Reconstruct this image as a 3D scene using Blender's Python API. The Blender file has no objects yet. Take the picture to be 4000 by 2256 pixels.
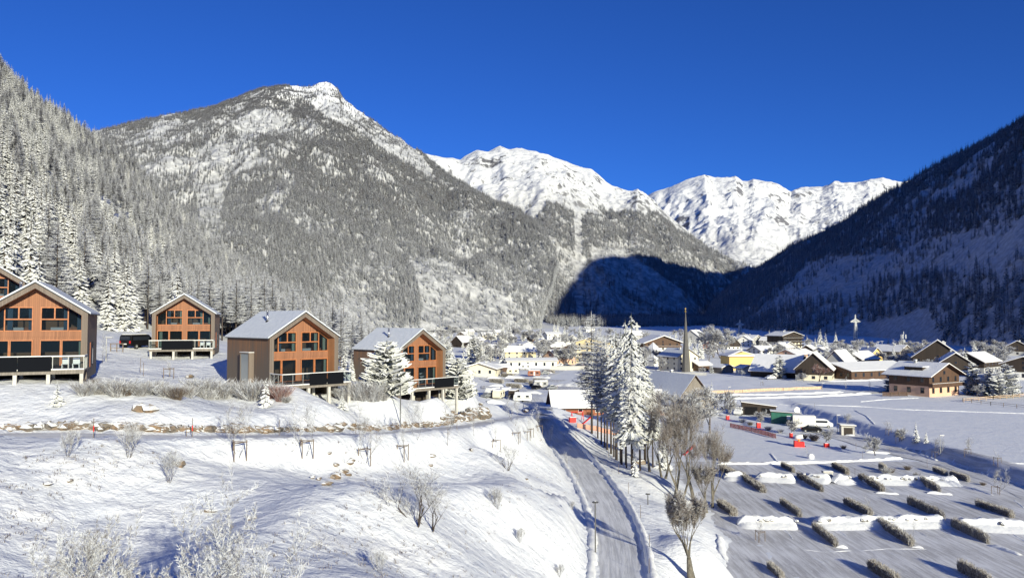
import bpy, bmesh, math, random
import numpy as np
from mathutils import Vector, Matrix, Euler
R = math.radians
scene = bpy.context.scene
COL = scene.collection
# ---------------------------------------------------------------- camera, sky, sun, exposure
CAMZ = 25.0; FPX = 3000.0; PITCH = math.atan2(122, FPX)
cam_d = bpy.data.cameras.new("camera"); cam = bpy.data.objects.new("camera", cam_d); COL.objects.link(cam)
cam.location = (0, 0, CAMZ); cam.rotation_euler = (R(90) + PITCH, 0, 0)
cam_d.sensor_width = 36; cam_d.lens = 27.0; cam_d.clip_start = 0.5; cam_d.clip_end = 40000
scene.camera = cam
SUN_AZ = R(27); SUN_EL = R(15)          # sun stands behind the camera to the right, low winter sun
sdir = Vector((math.sin(SUN_AZ) * math.cos(SUN_EL), -math.cos(SUN_AZ) * math.cos(SUN_EL), math.sin(SUN_EL)))
w = bpy.data.worlds.new("World"); scene.world = w; w.use_nodes = True
nt = w.node_tree; bgn = nt.nodes["Background"]
sky = nt.nodes.new("ShaderNodeTexSky"); sky.sky_type = 'NISHITA'; sky.sun_disc = False
sky.sun_elevation = SUN_EL; sky.sun_rotation = math.pi - SUN_AZ
sky.altitude = 1300; sky.air_density = 0.9; sky.dust_density = 0.05; sky.ozone_density = 3.5
hs = nt.nodes.new("ShaderNodeMix"); hs.data_type = 'RGBA'; hs.blend_type = 'MULTIPLY'; hs.inputs[0].default_value = 1; hs.inputs[7].default_value = (.145, .345, .77, 1)
nt.links.new(sky.outputs[0], hs.inputs[6]); nt.links.new(hs.outputs[2], bgn.inputs[0]); bgn.inputs[1].default_value = 0.115
sl = bpy.data.lights.new("sun", 'SUN'); sl.energy = 4.6; sl.angle = R(0.53); sl.color = (1.0, 0.95, 0.73)
so = bpy.data.objects.new("sun", sl); COL.objects.link(so); so.rotation_euler = sdir.to_track_quat('Z', 'Y').to_euler()
scene.view_settings.view_transform = 'Standard'; scene.view_settings.look = 'None'
scene.view_settings.exposure = 0.46; scene.view_settings.gamma = 1
scene.cycles.max_bounces = 5; scene.cycles.diffuse_bounces = 2; scene.cycles.transparent_max_bounces = 8
scene.cycles.transmission_bounces = 3; scene.cycles.glossy_bounces = 2
RNG = random.Random(7); NR = np.random.RandomState(11)

# ---------------------------------------------------------------- projection helpers
CP, SP = math.cos(PITCH), math.sin(PITCH)
def dirpx(px, py):
    a = (px - 2000) / FPX; b = (1128 - py) / FPX
    return Vector((a, CP - b * SP, SP + b * CP))
def P(px, py, Y):
    d = dirpx(px, py); t = Y / d.y
    return Vector((d.x * t, Y, CAMZ + d.z * t))
def topx(x, y, z):
    zz = z - CAMZ; f = y * CP + zz * SP; u = -y * SP + zz * CP
    return 2000 + FPX * x / f, 1128 - FPX * u / f

# ---------------------------------------------------------------- noise
_p = np.random.RandomState(3).permutation(512); _p = np.concatenate([_p, _p]); _g = np.random.RandomState(5).uniform(-1, 1, 1024)
def vnoise(x, y):
    xi = np.floor(x).astype(int); yi = np.floor(y).astype(int); xf = x - xi; yf = y - yi
    xf = xf * xf * (3 - 2 * xf); yf = yf * yf * (3 - 2 * yf)
    h = lambda a, b: _g[_p[(_p[a & 511] + b) & 511]]
    return (h(xi, yi) * (1 - xf) + h(xi + 1, yi) * xf) * (1 - yf) + (h(xi, yi + 1) * (1 - xf) + h(xi + 1, yi + 1) * xf) * yf
def fbm(x, y, o=4, g=0.5):
    s = 0; a = 1
    for i in range(o):
        s = s + a * vnoise(x * 2 ** i + 17.3 * i, y * 2 ** i + 9.1 * i); a *= g
    return s
def ridged(x, y, o=5, g=0.55):
    s = 0; a = 1
    for i in range(o):
        s = s + a * (1 - 2 * np.abs(vnoise(x * 2 ** i + 7.7 * i, y * 2 ** i + 3.3 * i))); a *= g
    return s
def S(a, b, x):
    t = np.clip((x - a) / (b - a), 0, 1); return t * t * (3 - 2 * t)

# ---------------------------------------------------------------- terrain height
UP_ROAD = [(-300,1697,45),(0,1697,48),(300,1697,49.5),(700,1705,52.5),(1100,1700,58),(1500,1690,70),(1800,1665,88),(1950,1640,106),(2040,1624,128),(2085,1612,146),(2120,1620,160)]
LO_ROAD = [(2432,2420,53),(2430,2256,62),(2415,2100,74),(2365,1960,88),(2290,1840,105),(2225,1760,122),(2170,1700,138),(2138,1650,153),(2120,1625,163),(2095,1590,185)]
UPW = [P(*a) for a in UP_ROAD]; LOW = [P(*a) for a in LO_ROAD]
def smooth(pts, n=8):
    out = []
    for i in range(len(pts) - 1):
        p0 = pts[max(i - 1, 0)]; p1 = pts[i]; p2 = pts[i + 1]; p3 = pts[min(i + 2, len(pts) - 1)]
        for k in range(n):
            t = k / n
            out.append(0.5 * ((2 * p1) + (p2 - p0) * t + (2 * p0 - 5 * p1 + 4 * p2 - p3) * t * t + (3 * p1 - p0 - 3 * p2 + p3) * t ** 3))
    out.append(pts[-1]); return out
UPS = smooth(UPW); LOS = smooth(LOW)
def polydist(x, y, pts):
    best = np.full(x.shape, 1e9); side = np.zeros(x.shape); zz = np.zeros(x.shape)
    for a, b in zip(pts[:-1], pts[1:]):
        dx, dy = b.x - a.x, b.y - a.y; L = dx * dx + dy * dy + 1e-9
        t = np.clip(((x - a.x) * dx + (y - a.y) * dy) / L, 0, 1)
        d = np.hypot(x - a.x - t * dx, y - a.y - t * dy); m = d < best
        best = np.where(m, d, best); side = np.where(m, np.sign(dx * (y - a.y) - dy * (x - a.x)), side); zz = np.where(m, a.z + t * (b.z - a.z), zz)
    return best, side, zz
CTRL = [P(*a) for a in [
 (0,2256,28),(300,2256,29),(800,2256,30),(1300,2256,32),(1700,2256,39),(2000,2256,48),(2250,2256,58),(-400,2100,30),
 (300,2050,35),(300,1850,42),(930,1785,48),(1000,2000,39),(1630,2050,45),(1350,1800,55),(1700,1800,66),(1940,1755,80),(2000,2000,60),(2200,2000,71),(2100,1850,80),(2180,1850,94),(2050,1720,100),
 (300,1640,53),(700,1600,58),(248,1515,60),(-300,1520,58),(-200,1400,78),(600,1500,72),(620,1400,98),(820,1405,98),(540,1358,106),(400,1340,112),(200,1330,112),(900,1440,92),
 (1000,1545,69),(1090,1537,70),(1160,1544,73),(1230,1547,75.5),(1310,1550,78),(1290,1490,86),(1100,1620,64),(1450,1570,80),(1725,1555,95),(1560,1560,88),(1500,1640,76),(1780,1600,92),(1850,1560,106),(1400,1500,92),(1000,1400,105),(1150,1420,104)]] 
CTRL += UPW + LOW
CTRL += [Vector(a) for a in [(-20,10,13.5),(0,10,13),(20,30,9),(18,55,4.2),(25,55,1.5),(40,50,0),(10,35,11),(-60,10,14.5),(-60,40,17.5),(-90,60,24),
 (16,66,3.0),(19,70,1.5),(22,70,.0),(21.5,77,.1),(23.5,84,0),(25,92,0),(30,70,0),(15.5,80,3.6),(19,90,2.6),(23,95,.6),(26,101,0),(18,105,3.4),(20,120,2.2),(28,120,0),(14,145,3.4),(20,150,.5),(14,170,2.2),(22,180,.3),(12,195,1.2),(3,190,2),(35,160,0),(35,100,0),(40,200,.6),
 (-3,120,11.2),(-2,140,9.0),(-12,135,11),(-15,155,8.5),(-5,165,5.0),(2,180,3.0),(0,205,1.3),(-25,200,6),(-25,165,11),(-30,260,3.5),(-10,260,1.5),(10,230,1.5),(-30,130,16.5),(-40,150,16.5),(-60,150,20.5),(-60,200,19.5),(-45,200,14.5),(-80,250,20),(-45,250,11),(-50,320,6),(0,300,1.8),(-90,320,12),(-100,200,22),(-100,120,24),(20,300,2),(-30,350,4)]]
_cx = np.array([c.x for c in CTRL]); _cy = np.array([c.y for c in CTRL]); _cz = np.array([c.z for c in CTRL])
def _phi(r2): return -np.sqrt(r2 + 36.0)
_A = _phi((_cx[:, None] - _cx) ** 2 + (_cy[:, None] - _cy) ** 2)
_n = len(_cx); _M = np.zeros((_n + 1, _n + 1)); _M[:_n, :_n] = _A - np.eye(_n) * 0.15; _M[:_n, _n] = 1; _M[_n, :_n] = 1
_w = np.linalg.solve(_M, np.concatenate([_cz, [0]]))
def rbf(x, y):
    s = np.full(x.shape, _w[_n])
    for i in range(_n): s = s + _w[i] * _phi((x - _cx[i]) ** 2 + (y - _cy[i]) ** 2)
    return s
def foot_x(y): return np.interp(y, [60, 90, 120, 160, 250, 350, 520, 800, 1200], [-88, -82, -78, -78, -92, -104, -125, -160, -190])
def leftslope(x, y):
    b = np.interp(y, [0, 200, 400, 1000], [20, 18, 8, 10])
    d = foot_x(y) - x
    z = b + 0.81 * d + 6 * fbm(x / 60, y / 60, 3) * S(5, 60, d)
    return z - 0.9 * np.maximum(0, y - 560 - 20 * fbm(x / 40, y / 90, 2)) * S(0, 200, d + 60) - 2.0 * np.maximum(0, 40 - y)
def base_h(x, y):
    x = np.asarray(x, float); y = np.asarray(y, float)
    V = 2.0 * np.maximum(S(76, 79.5, x + 0.5 * fbm(y / 6, x / 30, 3)), S(190, 235, y)) + 0.0125 * np.maximum(0, y - 380)
    wl = 1 - S(310, 390, y); wr = (1 - S(22.5, 27.5, x)) * (1 - S(195, 230, y)) 
    wgt = np.where(x < 0, wl, np.maximum(wr, wl * (1 - S(0, 22, x))))
    inside = (y < 400) & (x < 60)
    r = np.zeros(x.shape)
    if inside.any():
        r[inside] = rbf(x[inside], y[inside])
    h = V * (1 - wgt) + r * wgt
    L = leftslope(x, y); k = 3.0
    return np.maximum(h, L) + k * np.exp(-np.abs(h - L) / k) * 0.35
SWALE = smooth([P(700,2210,31), P(1000,2130,35), P(1300,2015,42), P(1600,1915,50), P(1800,1880,57), P(1960,1865,62), P(2080,1850,70)])
def H(x, y, detail=True):
    x = np.atleast_1d(np.asarray(x, float)); y = np.atleast_1d(np.asarray(y, float))
    h = base_h(x, y)
    near = y < 230
    if near.any():
        xs, ys, hh = x[near], y[near], h[near]
        # mound with a steep lee side (falls away from the sun)
        d, s, _ = polydist(xs, ys, SWALE); sd = d * s
        hh = hh - 1.5 * S(-0.5, 6.5, sd) * (1 - S(6.5, 16, sd)) * np.exp(-np.maximum(0, d - 16) / 3) + 0.30 * np.exp(-(sd / 2.6) ** 2) * (d < 10)
        d1, s1, z1 = polydist(xs, ys, UPS); d2, s2, z2 = polydist(xs, ys, LOS)
        hn = hh.copy()
        if detail:
            hill = 1 - 0.85 * S(24, 30, xs)
            lump = 0.075 * fbm(xs * 1.1, ys * 1.1, 4, 0.6) + 0.12 * fbm(xs / 4, ys / 4, 3) + 0.035 * ridged(xs * 0.9 + ys * .5, ys * 1.2, 3)
            hn = hn + lump * hill * S(1.4, 3.0, d1) * S(1.9, 3.4, d2)
        for d_, z_, hw in ((d1, z1, 1.25), (d2, z2, 1.9)):
            f = 1 - S(hw + .3, hw + 3.2, d_); hn = hn * (1 - f) + z_ * f
            hn = hn - 0.10 * (1 - S(hw - .1, hw + .25, d_)) + 0.16 * np.exp(-((d_ - hw - .55) / .35) ** 2) * (0.7 + 0.8 * (fbm(xs * 1.6, ys * 1.6, 2) if detail else 0))
        h[near] = hn
    if detail:
        far = ~near; h[far] += 0.12 * fbm(x[far] / 7, y[far] / 7, 3) 
    return h
def G(px, py, ymin=15, ymax=3500):
    d = dirpx(px, py); ys = np.geomspace(ymin, ymax, 700); t = ys / d.y
    z = CAMZ + d.z * t; h = H(d.x * t, ys, False); m = np.where(z < h)[0]
    if len(m) == 0: i = len(ys) - 1
    else: i = m[0]
    if i == 0: Y = ys[0]
    else:
        ya, yb = ys[i - 1], ys[i]; yy = np.linspace(ya, yb, 24); tt = yy / d.y
        m = np.where(CAMZ + d.z * tt < H(d.x * tt, yy, False))[0]; Y = yy[m[0]] if len(m) else yb
    t = Y / d.y
    x = d.x * t; return Vector((x, Y, float(H(x, Y)[0])))
def hz(x, y): return float(H(x, y)[0])
# ---------------------------------------------------------------- materials
def mat(name):
    m = bpy.data.materials.new(name); m.use_nodes = True; n = m.node_tree.nodes; return m, n, m.node_tree.links, n['Principled BSDF']
def simple(name, col, rough=0.7, metal=0.0, var=0.0, scale=3.0):
    m, n, l, b = mat(name); b.inputs['Roughness'].default_value = rough; b.inputs['Metallic'].default_value = metal
    if var:
        tc = n.new('ShaderNodeTexCoord'); ns = n.new('ShaderNodeTexNoise'); ns.inputs['Scale'].default_value = scale; ns.inputs['Detail'].default_value = 5
        l.new(tc.outputs['Object'], ns.inputs['Vector']); r = n.new('ShaderNodeValToRGB'); l.new(ns.outputs[0], r.inputs[0])
        r.color_ramp.elements[0].position = .3; r.color_ramp.elements[1].position = .7
        r.color_ramp.elements[0].color = tuple(c * (1 - var) for c in col) + (1,); r.color_ramp.elements[1].color = tuple(min(1, c * (1 + var)) for c in col) + (1,)
        l.new(r.outputs[0], b.inputs['Base Color'])
    else: b.inputs['Base Color'].default_value = tuple(col) + (1,)
    return m
def math_(n, l, op, a, b=None, c=None):
    x = n.new('ShaderNodeMath'); x.operation = op
    for i, v in enumerate((a, b, c)):
        if v is None: continue
        if isinstance(v, (int, float)): x.inputs[i].default_value = v
        else: l.new(v, x.inputs[i])
    return x.outputs[0]
def mixc(n, l, f, a, b):
    x = n.new('ShaderNodeMix'); x.data_type = 'RGBA'
    if isinstance(f, (int, float)): x.inputs[0].default_value = f
    else: l.new(f, x.inputs[0])
    for i, v in ((6, a), (7, b)):
        if isinstance(v, tuple): x.inputs[i].default_value = v + ((1,) if len(v) == 3 else ())
        else: l.new(v, x.inputs[i])
    return x.outputs[2]
def noise(n, l, vec, scale, detail=4, rough=.55, kind='ShaderNodeTexNoise'):
    x = n.new(kind); x.inputs['Scale'].default_value = scale
    if 'Detail' in x.inputs: x.inputs['Detail'].default_value = detail
    if 'Roughness' in x.inputs: x.inputs['Roughness'].default_value = rough
    if vec is not None: l.new(vec, x.inputs['Vector'])
    return x.outputs[0]
def mapr(n, l, v, a, b, c=0, d=1):
    x = n.new('ShaderNodeMapRange'); l.new(v, x.inputs[0]); x.inputs[1].default_value = a; x.inputs[2].default_value = b; x.inputs[3].default_value = c; x.inputs[4].default_value = d
    return x.outputs[0]
def mapping(n, l, vec, scale=(1, 1, 1), rot=(0, 0, 0)):
    x = n.new('ShaderNodeMapping'); l.new(vec, x.inputs[0]); x.inputs['Scale'].default_value = scale; x.inputs['Rotation'].default_value = rot; return x.outputs[0]
def bump(n, l, b, h, dist, strength=1.0):
    x = n.new('ShaderNodeBump'); x.inputs['Distance'].default_value = dist; x.inputs['Strength'].default_value = strength; l.new(h, x.inputs['Height']); l.new(x.outputs[0], b.inputs['Normal'])

def FLATMASK(n, l, tc):
    s = n.new('ShaderNodeSeparateXYZ'); l.new(tc, s.inputs[0]); a = mapr(n, l, s.outputs[0], 16, 28, 1, .30); c = mapr(n, l, s.outputs[1], 130, 200, 1, .30); return math_(n, l, 'MINIMUM', a, c)
def snow_ground():
    m, n, l, b = mat('snow_ground'); tc = n.new('ShaderNodeTexCoord').outputs['Object']
    n1 = noise(n, l, tc, 1.1, 8, .62); n2 = noise(n, l, mapping(n, l, tc, (1, 1.3, 1), (0, 0, R(20))), .33, 6, .6); n3 = noise(n, l, tc, .035, 4)
    c = mixc(n, l, mapr(n, l, n2, .35, .7), (.79, .82, .88), (.88, .89, .92))
    # dead grass tips and small stones breaking through the thin snow
    g = noise(n, l, tc, 3.2, 6, .75); gm = mapr(n, l, noise(n, l, tc, .12, 3), .50, .70)
    f = math_(n, l, 'MULTIPLY', mapr(n, l, g, .66, .73), gm)
    c = mixc(n, l, f, c, (.30, .26, .20)); l.new(c, b.inputs['Base Color']); b.inputs['Roughness'].default_value = .75
    hh = math_(n, l, 'ADD', math_(n, l, 'MULTIPLY', n1, .85), math_(n, l, 'MULTIPLY', n2, 1.0)); bump(n, l, b, math_(n, l, 'MULTIPLY', hh, FLATMASK(n, l, tc)), .30, 1.0)
    return m
def packed_snow(name, base, light, streak_rot, sx=5.0, scale=.5, co='Object'):
    m, n, l, b = mat(name); tc = n.new('ShaderNodeTexCoord').outputs[co]
    st = noise(n, l, mapping(n, l, tc, (sx, .35, 1), (0, 0, streak_rot)), scale, 6, .65); bl = noise(n, l, tc, .11, 4); fi = noise(n, l, tc, 2.8, 6, .7)
    f = math_(n, l, 'ADD', math_(n, l, 'MULTIPLY', mapr(n, l, st, .42, .58), .6), math_(n, l, 'MULTIPLY', mapr(n, l, bl, .40, .60), .4))
    c = mixc(n, l, f, base, light); c = mixc(n, l, mapr(n, l, fi, .58, .7), c, (.84, .85, .87)); l.new(c, b.inputs['Base Color']); b.inputs['Roughness'].default_value = .62
    bump(n, l, b, math_(n, l, 'ADD', st, math_(n, l, 'MULTIPLY', fi, .5)), .06, 1.0); return m
def mountain_mat(name, forest, rockcol, snowcol=(.86, .87, .89), rockamt=.5, treeline=(300, 420), scale=1.0, floor=(.45, .43, .42)):
    m, n, l, b = mat(name); geo = n.new('ShaderNodeNewGeometry'); tc = n.new('ShaderNodeTexCoord').outputs['Object']
    sp = n.new('ShaderNodeSeparateXYZ'); l.new(tc, sp.inputs[0]); sn = n.new('ShaderNodeSeparateXYZ'); l.new(geo.outputs['Normal'], sn.inputs[0])
    n1 = noise(n, l, mapping(n, l, tc, (1, 1, .45)), .012 * scale, 10, .68); n2 = noise(n, l, tc, .05 * scale, 8, .7); n3 = noise(n, l, tc, .0035 * scale, 4)
    steep = math_(n, l, 'SUBTRACT', 1.0, sn.outputs[2])
    rk = math_(n, l, 'ADD', math_(n, l, 'MULTIPLY', steep, 1.5), math_(n, l, 'MULTIPLY', math_(n, l, 'SUBTRACT', n1, .5), 2.2))
    rk = math_(n, l, 'ADD', rk, math_(n, l, 'MULTIPLY', math_(n, l, 'SUBTRACT', n2, .5), 1.1)); rk = math_(n, l, 'ADD', rk, math_(n, l, 'MULTIPLY', math_(n, l, 'SUBTRACT', n3, .5), 1.0))
    f = mapr(n, l, rk, .95 - rockamt * .5, 1.18 - rockamt * .5)
    rc = mixc(n, l, n2, tuple(c * .7 for c in rockcol), tuple(min(1, c * 1.35) for c in rockcol))
    c = mixc(n, l, f, snowcol, rc)
    if forest > 0:
        tl = math_(n, l, 'ADD', sp.outputs[2], math_(n, l, 'MULTIPLY', math_(n, l, 'SUBTRACT', n1, .5), 260)); tf = mapr(n, l, tl, treeline[0], treeline[1], forest, 0)
        fc = mixc(n, l, mapr(n, l, n2, .38, .62), floor, tuple(x * .8 for x in snowcol)); c = mixc(n, l, tf, c, fc)
    l.new(c, b.inputs['Base Color']); b.inputs['Roughness'].default_value = .8
    bump(n, l, b, math_(n, l, 'ADD', n1, math_(n, l, 'MULTIPLY', n2, .35)), 14 / scale, .9); return m
def foliage(name, snow, under, lo=.05, hi=.45, varamt=.25, nscale=1.3, side=.35):
    """snow/frost lies on what faces up, the needles show on what hangs down"""
    m, n, l, b = mat(name); geo = n.new('ShaderNodeNewGeometry'); sn = n.new('ShaderNodeSeparateXYZ'); l.new(geo.outputs['Normal'], sn.inputs[0])
    oi = n.new('ShaderNodeObjectInfo'); tc = n.new('ShaderNodeTexCoord').outputs['Object']
    ns = noise(n, l, tc, nscale, 3, .6)
    v = math_(n, l, 'ADD', sn.outputs[2], math_(n, l, 'MULTIPLY', math_(n, l, 'SUBTRACT', ns, .5), 1.6))
    v = math_(n, l, 'ADD', v, math_(n, l, 'MULTIPLY', math_(n, l, 'SUBTRACT', oi.outputs['Random'], .5), varamt))
    f = mapr(n, l, v, lo, hi, 0, 1); c = mixc(n, l, f, under, snow)
    l.new(c, b.inputs['Base Color']); b.inputs['Roughness'].default_value = .85; b.inputs['Specular IOR Level'].default_value = .2
    return m
def boards(name, c1, c2, wth=.14, vertical=True, weather=None, wz=(0, 4)):
    m, n, l, b = mat(name); tc = n.new('ShaderNodeTexCoord').outputs['Object']; sp = n.new('ShaderNodeSeparateXYZ'); l.new(tc, sp.inputs[0])
    s = math_(n, l, 'ADD', sp.outputs[0], sp.outputs[1]) if vertical else sp.outputs[2]
    q = math_(n, l, 'DIVIDE', s, wth); fl = math_(n, l, 'FLOOR', q); fr = math_(n, l, 'FRACT', q)
    wn = n.new('ShaderNodeTexWhiteNoise'); wn.noise_dimensions = '1D'; l.new(fl, wn.inputs['W'])
    st = noise(n, l, mapping(n, l, tc, (6, 6, .5) if vertical else (.5, .5, 6)), 1.4, 5, .6)
    f = math_(n, l, 'ADD', math_(n, l, 'MULTIPLY', wn.outputs[0], .55), math_(n, l, 'MULTIPLY', st, .55))
    c = mixc(n, l, f, c1, c2)
    if weather:
        wv = math_(n, l, 'ADD', sp.outputs[2], math_(n, l, 'MULTIPLY', math_(n, l, 'SUBTRACT', math_(n, l, 'ADD', st, math_(n, l, 'MULTIPLY', wn.outputs[0], .5)), .75), 4.5))
        c = mixc(n, l, mapr(n, l, wv, wz[0], wz[1]), weather, c)
    gap = math_(n, l, 'LESS_THAN', fr, .07); c = mixc(n, l, math_(n, l, 'MULTIPLY', gap, .75), c, (.03, .02, .015))
    l.new(c, b.inputs['Base Color']); b.inputs['Roughness'].default_value = .75; return m
def roofsnow(name, c1, c2, sc=1.2):
    m, n, l, b = mat(name); tc = n.new('ShaderNodeTexCoord').outputs['Object']; a = noise(n, l, tc, sc, 6, .6)
    l.new(mixc(n, l, mapr(n, l, a, .35, .65), c1, c2), b.inputs['Base Color']); b.inputs['Roughness'].default_value = .65
    bump(n, l, b, a, .10, .7); return m
def glass(name, tint=(.9, .95, 1), trans=.8):
    m, n, l, b = mat(name); out = n['Material Output']; tr = n.new('ShaderNodeBsdfTransparent'); tr.inputs[0].default_value = tint + (1,)
    b.inputs['Base Color'].default_value = (.02, .03, .04, 1); b.inputs['Roughness'].default_value = .03; b.inputs['Specular IOR Level'].default_value = .8
    mx = n.new('ShaderNodeMixShader'); mx.inputs[0].default_value = 1 - trans; l.new(tr.outputs[0], mx.inputs[1]); l.new(b.outputs[0], mx.inputs[2]); l.new(mx.outputs[0], out.inputs[0]); return m
def netmat(name, col, dens=.5, sc=10):
    m, n, l, b = mat(name); out = n['Material Output']; tr = n.new('ShaderNodeBsdfTransparent'); b.inputs['Base Color'].default_value = col + (1,); b.inputs['Roughness'].default_value = .8
    mx = n.new('ShaderNodeMixShader'); tc = n.new('ShaderNodeTexCoord').outputs['Object']; ns = noise(n, l, tc, sc, 2); f = mapr(n, l, ns, .3, .7, dens - .25, dens + .25)
    l.new(f, mx.inputs[0]); l.new(tr.outputs[0], mx.inputs[1]); l.new(b.outputs[0], mx.inputs[2]); l.new(mx.outputs[0], out.inputs[0]); return m
def stonemat(name, c1, c2, c3, snowlo=.55, snowhi=.75):
    m, n, l, b = mat(name); tc = n.new('ShaderNodeTexCoord').outputs['Object']; a = noise(n, l, tc, .8, 3); d = noise(n, l, tc, 5, 8, .7)
    geo = n.new('ShaderNodeNewGeometry'); sn = n.new('ShaderNodeSeparateXYZ'); l.new(geo.outputs['Normal'], sn.inputs[0])
    c = mixc(n, l, mapr(n, l, a, .4, .6), c1, c2); c = mixc(n, l, mapr(n, l, d, .45, .7), c, c3)
    v = math_(n, l, 'ADD', sn.outputs[2], math_(n, l, 'MULTIPLY', math_(n, l, 'SUBTRACT', d, .5), .5)); c = mixc(n, l, mapr(n, l, v, snowlo, snowhi), c, (.86, .87, .88))
    l.new(c, b.inputs['Base Color']); b.inputs['Roughness'].default_value = .85; bump(n, l, b, d, .05, .8); return m
M = {}
M['snow'] = snow_ground()
M['road'] = packed_snow('packed_snow_road', (.56, .56, .56), (.92, .92, .92), 0, 6.0, .42, 'UV')
M['parking'] = packed_snow('packed_snow_parking', (.50, .49, .48), (.88, .88, .89), R(24), 4.0, .45)
M['bank'] = roofsnow('bank_snow', (.80, .82, .85), (.92, .92, .92), 2.5)
M['roof_snow'] = roofsnow('roof_snow', (.84, .85, .87), (.92, .92, .92), .5)
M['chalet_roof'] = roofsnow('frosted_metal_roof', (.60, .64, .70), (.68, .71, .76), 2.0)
M['wood_old'] = boards('weathered_boards', (.12, .060, .032), (.27, .135, .068), .15, True, (.125, .100, .082), (1.6, 4.6))
M['wood_trim'] = boards('grey_trim_boards', (.13, .10, .082), (.21, .17, .14), .13)
M['wood_new'] = boards('larch_boards', (.19, .080, .042), (.37, .165, .085), .14)
M['wood_frame'] = simple('orange_frame_wood', (.42, .15, .055), .6, 0, .2, 4)
M['wood_soffit'] = boards('soffit_boards', (.36, .165, .075), (.50, .24, .11), .14)
M['wood_dark'] = boards('dark_barn_boards', (.018, .013, .010), (.045, .030, .022), .2)
M['wood_brown'] = boards('brown_boards', (.060, .034, .022), (.12, .064, .040), .2)
M['wood_grey'] = boards('grey_boards', (.16, .14, .12), (.26, .23, .20), .2)
M['wood_red'] = boards('red_brown_boards', (.26, .085, .045), (.38, .14, .07), .3)
M['pale_wood'] = simple('pale_fence_wood', (.55, .40, .27), .8, 0, .2, 2)
M['stake'] = simple('stake_wood', (.17, .13, .10), .85, 0, .25, 5)
M['interior'] = simple('room_lining', (.26, .15, .085), .8)
M['bed'] = simple('bed_linen', (.75, .74, .70), .9); M['curtain_b'] = simple('blue_curtain', (.10, .16, .22), .9); M['curtain_g'] = simple('green_curtain', (.42, .48, .36), .9)
M['glass'] = glass('window_glass', (.75, .8, .85), .80); M['rail_glass'] = glass('railing_glass', (.93, .96, .97), .88)
M['dark_glass'] = simple('dark_window_glass', (.02, .025, .035), .08)
M['mesh_black'] = simple('black_privacy_mesh', (.008, .009, .012), 1.0); M['mesh_black'].node_tree.nodes['Principled BSDF'].inputs['Specular IOR Level'].default_value = .02
M['concrete'] = simple('concrete', (.52, .50, .46), .85, 0, .12, 3)
M['steel'] = simple('galvanised_steel', (.42, .42, .41), .5, .4, .15, 4); M['chrome'] = simple('flue_steel', (.55, .55, .56), .22, .9)
M['black'] = simple('black_paint', (.008, .008, .010), .5); M['black'].node_tree.nodes['Principled BSDF'].inputs['Specular IOR Level'].default_value = .15; M['tyre'] = simple('tyre_rubber', (.015, .015, .016), .8)
M['red'] = simple('red_padding', (.75, .012, .01), .5); M['redlamp'] = simple('red_lamp_glass', (.45, .01, .01), .2)
M['white'] = simple('white_paint', (.78, .78, .76), .45); M['cream'] = simple('cream_render', (.74, .68, .53), .85, 0, .06, .6); M['whitewall'] = simple('white_render', (.76, .75, .71), .85, 0, .06, .6)
M['yellow'] = simple('yellow_render', (.80, .56, .20), .85, 0, .05, .5); M['paleyellow'] = simple('pale_yellow_render', (.76, .64, .38), .85, 0, .05, .5); M['peach'] = simple('peach_render', (.66, .42, .29), .85, 0, .07, .6)
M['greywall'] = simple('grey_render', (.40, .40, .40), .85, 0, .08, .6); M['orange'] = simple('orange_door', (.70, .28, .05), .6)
M['bark'] = simple('bark', (.065, .050, .042), .9, 0, .35, 5); M['bark_mossy'] = simple('pale_bark', (.14, .125, .10), .9, 0, .5, 4); M['bark_frost'] = foliage('frosted_bark', (.62, .63, .66), (.085, .065, .055), .0, .7, .1, 6)
M['spruce'] = foliage('snowy_spruce', (.76, .77, .78), (.12, .13, .12), -.10, .50, .5, 1.6)
M['spruce_h'] = foliage('heavy_snow_spruce', (.86, .87, .86), (.12, .13, .11), -.25, .3, .2, 2.2)
M['larch'] = foliage('frosted_larch', (.63, .65, .70), (.25, .24, .25), -.3, .45, .5, 1.2)
M['larch_b'] = foliage('brown_larch', (.46, .45, .47), (.155, .140, .145), -.1, .6, .7, 1.2)
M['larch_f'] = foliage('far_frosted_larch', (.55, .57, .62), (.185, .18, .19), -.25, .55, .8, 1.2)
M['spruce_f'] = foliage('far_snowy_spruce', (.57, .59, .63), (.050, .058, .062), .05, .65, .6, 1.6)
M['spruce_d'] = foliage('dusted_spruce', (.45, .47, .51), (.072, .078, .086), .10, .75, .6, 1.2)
M['twig_m'] = foliage('roadside_twigs', (.56, .55, .54), (.16, .13, .11), -.2, .65, .3, 3)
M['twig'] = foliage('frosted_twigs', (.66, .68, .72), (.20, .18, .165), -.5, .35, .3, 3)
M['twig_b'] = foliage('brown_twigs', (.50, .49, .48), (.115, .085, .065), .0, .8, .3, 3)
M['twig_r'] = foliage('reddish_twigs', (.60, .55, .55), (.22, .11, .09), -.2, .6, .3, 3)
M['tall'] = foliage('tall_conifer_foliage', (.74, .75, .74), (.085, .095, .075), .0, .55, .3, 1.4)
M['hedge'] = foliage('hedge_twigs', (.66, .65, .63), (.17, .14, .115), -.3, .60, .2, 3)
M['stone'] = stonemat('field_stone', (.17, .15, .13), (.24, .165, .105), (.06, .055, .05))
M['wallstone'] = stonemat('grey_wall_stone', (.20, .19, .18), (.28, .25, .22), (.07, .065, .06), .3, .5)
M['mtn1'] = mountain_mat('wooded_mountain', 1.0, (.34, .32, .30), rockamt=.62, treeline=(560, 640), scale=1.4, floor=(.32, .33, .35))
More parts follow.
